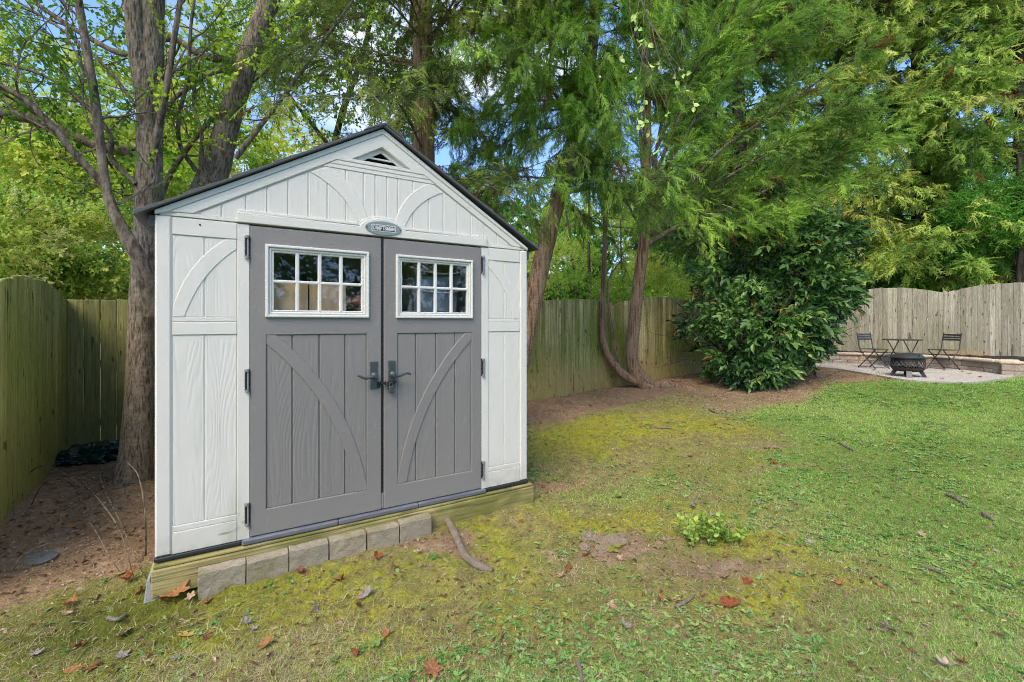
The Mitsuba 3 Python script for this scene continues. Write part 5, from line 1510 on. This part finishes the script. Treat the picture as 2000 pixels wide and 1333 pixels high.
for i, (dx, dy, rx, ry, rz) in enumerate(((-.10, .07, .055, .035, .05), (-.03, .05, .05, .04, .035), (.05, .0, .10, .07, .045), (.0, -.06, .07, .05, .03), (-.13, -.02, .04, .03, .03), (.12, .06, .06, .05, .03))):
    m = trimesh.creation.icosphere(4, 1.0)
    v = np.array(m.vertices)
    v *= (1 + .7 * (meshkit.fbm(v * 2.2 + i * 9, 4, i)[:, None] - .5))
    xyz = stp + [dx, dy, 0]
    xyz[2] = float(surf(xyz[0:1], xyz[1:2])[0])
    obj('wood_lump', (v * [rx, ry, rz] + xyz, np.array(m.faces)), 'stump_mat', st, True)
for i, (px, py, h, n, lab) in enumerate(((1358, 1062, .18, 70, 'taller bright green seedling shrub in the mossy mound'), (1425, 1058, .12, 42, 'smaller thinner green seedling shrub right of the taller one'))):
    k = thing('seedling_shrub', lab, 'plant')
    r_ = np.random.default_rng(800 + i)
    segs, P, D = [], [], []
    b = gp(px, py)
    for q in range(20 if i == 0 else 13):
        a = r_.uniform(0, 6.28)
        o = b + np.array([math.cos(a) * .10, math.sin(a) * .05, 0]) * r_.uniform(.2, 1)
        o[2] = float(surf(o[0:1], o[1:2])[0])
        e = o + np.array([math.cos(a) * .06, math.sin(a) * .06, h * r_.uniform(.55, 1.15)])
        p = smooth_path([o, (o + e) / 2 + r_.normal(size=3) * .012, e], 7)
        segs.append((p, np.linspace(.0022, .0012, 7)))
        for w_ in range(1, 7):
            for s_ in range(2):
                P.append(p[w_])
                D.append([r_.normal(), r_.normal(), r_.uniform(-.1, .8)])
    obj('stems', branch_mesh(segs, 4), 'bark_branch', k, kind='stuff')
    P, D = np.array(P), np.array(D)
    mesh, c = scatter([leaf_shape(.036, .026, .1, .1, 2), leaf_shape(.03, .022, .14, .05, 2)], P, D, r_.uniform(.7, 1.25, len(P)), palette([[.05, .085, .014], [.08, .12, .02], [.11, .15, .035]], P, r_, 8, 3, .8), r_, .6)
    obj('leaves', mesh, 'leaf_thin', k, color=c)

# left corner: brambles, plastic bag, pole base
rngb = np.random.default_rng(900)
for i, (pts, lab) in enumerate((([(30, 955, .02), (70, 915, .22), (110, 918, .3), (170, 955, .22), (215, 985, .02)], 'long arching brown bramble cane in the left corner'), ([(62, 985, .02), (85, 945, .2), (120, 935, .22), (155, 960, .05)], 'thin arching bramble cane near the left fence'),
                                ([(190, 915, .12), (205, 960, .16), (235, 1020, .16), (262, 1085, .05), (285, 1130, .01)], 'pale straight cane leaning before the big trunk'), ([(285, 1085, .02), (283, 1000, .35), (270, 930, .5), (250, 905, .52)], 'grey cane curving up beside the shed corner'),
                                ([(150, 990, .03), (185, 1035, .12), (215, 1090, .1), (235, 1118, .02)], 'dark twiggy cane lying toward the shed'), ([(160, 940, .1), (200, 985, .25), (235, 1040, .2), (262, 1130, .03)], 'reddish thin cane crossing in the left corner'),
                                ([(20, 1120, .02), (45, 1085, .1), (95, 1062, .13), (120, 1065, .1)], 'fine wiry stem arching over the round base'), ([(28, 1005, .02), (25, 985, .08), (30, 978, .12)], 'short pale twig stub by the left fence'))):
    q = smooth_path([gp(p[0], p[1] + 0, p[2]) for p in pts], 24)
    obj('bramble_cane', tube(q, np.linspace(.005, .0022, 24), 6, True), 'bark_branch', smooth=True, label=lab, cat='cane')
scene['bag_mat'] = pr([0.008, 0.03, 0.022], 0.25)
b = gp(165, 905)
m = trimesh.creation.icosphere(5, 1.0)
v = np.array(m.vertices)
crease = np.abs(meshkit.noise(v * 2.6, 4) - .5) * 1.2 + np.abs(meshkit.noise(v * 6, 5) - .5) * .5
v = v * (.78 + crease[:, None] * .9)
v = v * [.30, .17, .15]
v[:, 2] = np.maximum(v[:, 2], -.03) * (1 + .5 * v[:, 0:1].ravel() / .3 * .8)
obj('plastic_bag', xf((v, np.array(m.faces)), trans(b[0], b[1] + .05, b[2] + .05, .5)), 'bag_mat', smooth=True, label='crumpled dark green plastic bag in the left fence corner', cat='bag')
b = gp(80, 1095)
pb = thing('pole_base', 'round grey plastic base with a thin upright stalk on the soil at left', 'pole base')
scene['plastic_grey'] = pr([0.12, 0.13, 0.13], 0.5)
M = trans(b[0], b[1], b[2] + .012, 0, .72) @ rotx(.06)
obj('disc', xf(lathe([(0, .02), (.03, .025), (.07, .016), (.098, .006), (.108, .012), (.112, .008), (.108, -.006), (0, -.008)], 40), M), 'plastic_grey', pb, 40)
obj('stalk', xf(tube([(.012, 0, .02), (.014, .0, .08), (.03, -.005, .11)], [.009, .005, .003], 8), M), 'plastic_grey', pb, 40)
obj('stalk', xf(tube([(.014, 0, .02), (.02, .0, .06), (.036, -.005, .0)], [.005, .005, .004], 8), M), 'plastic_grey', pb, 40)
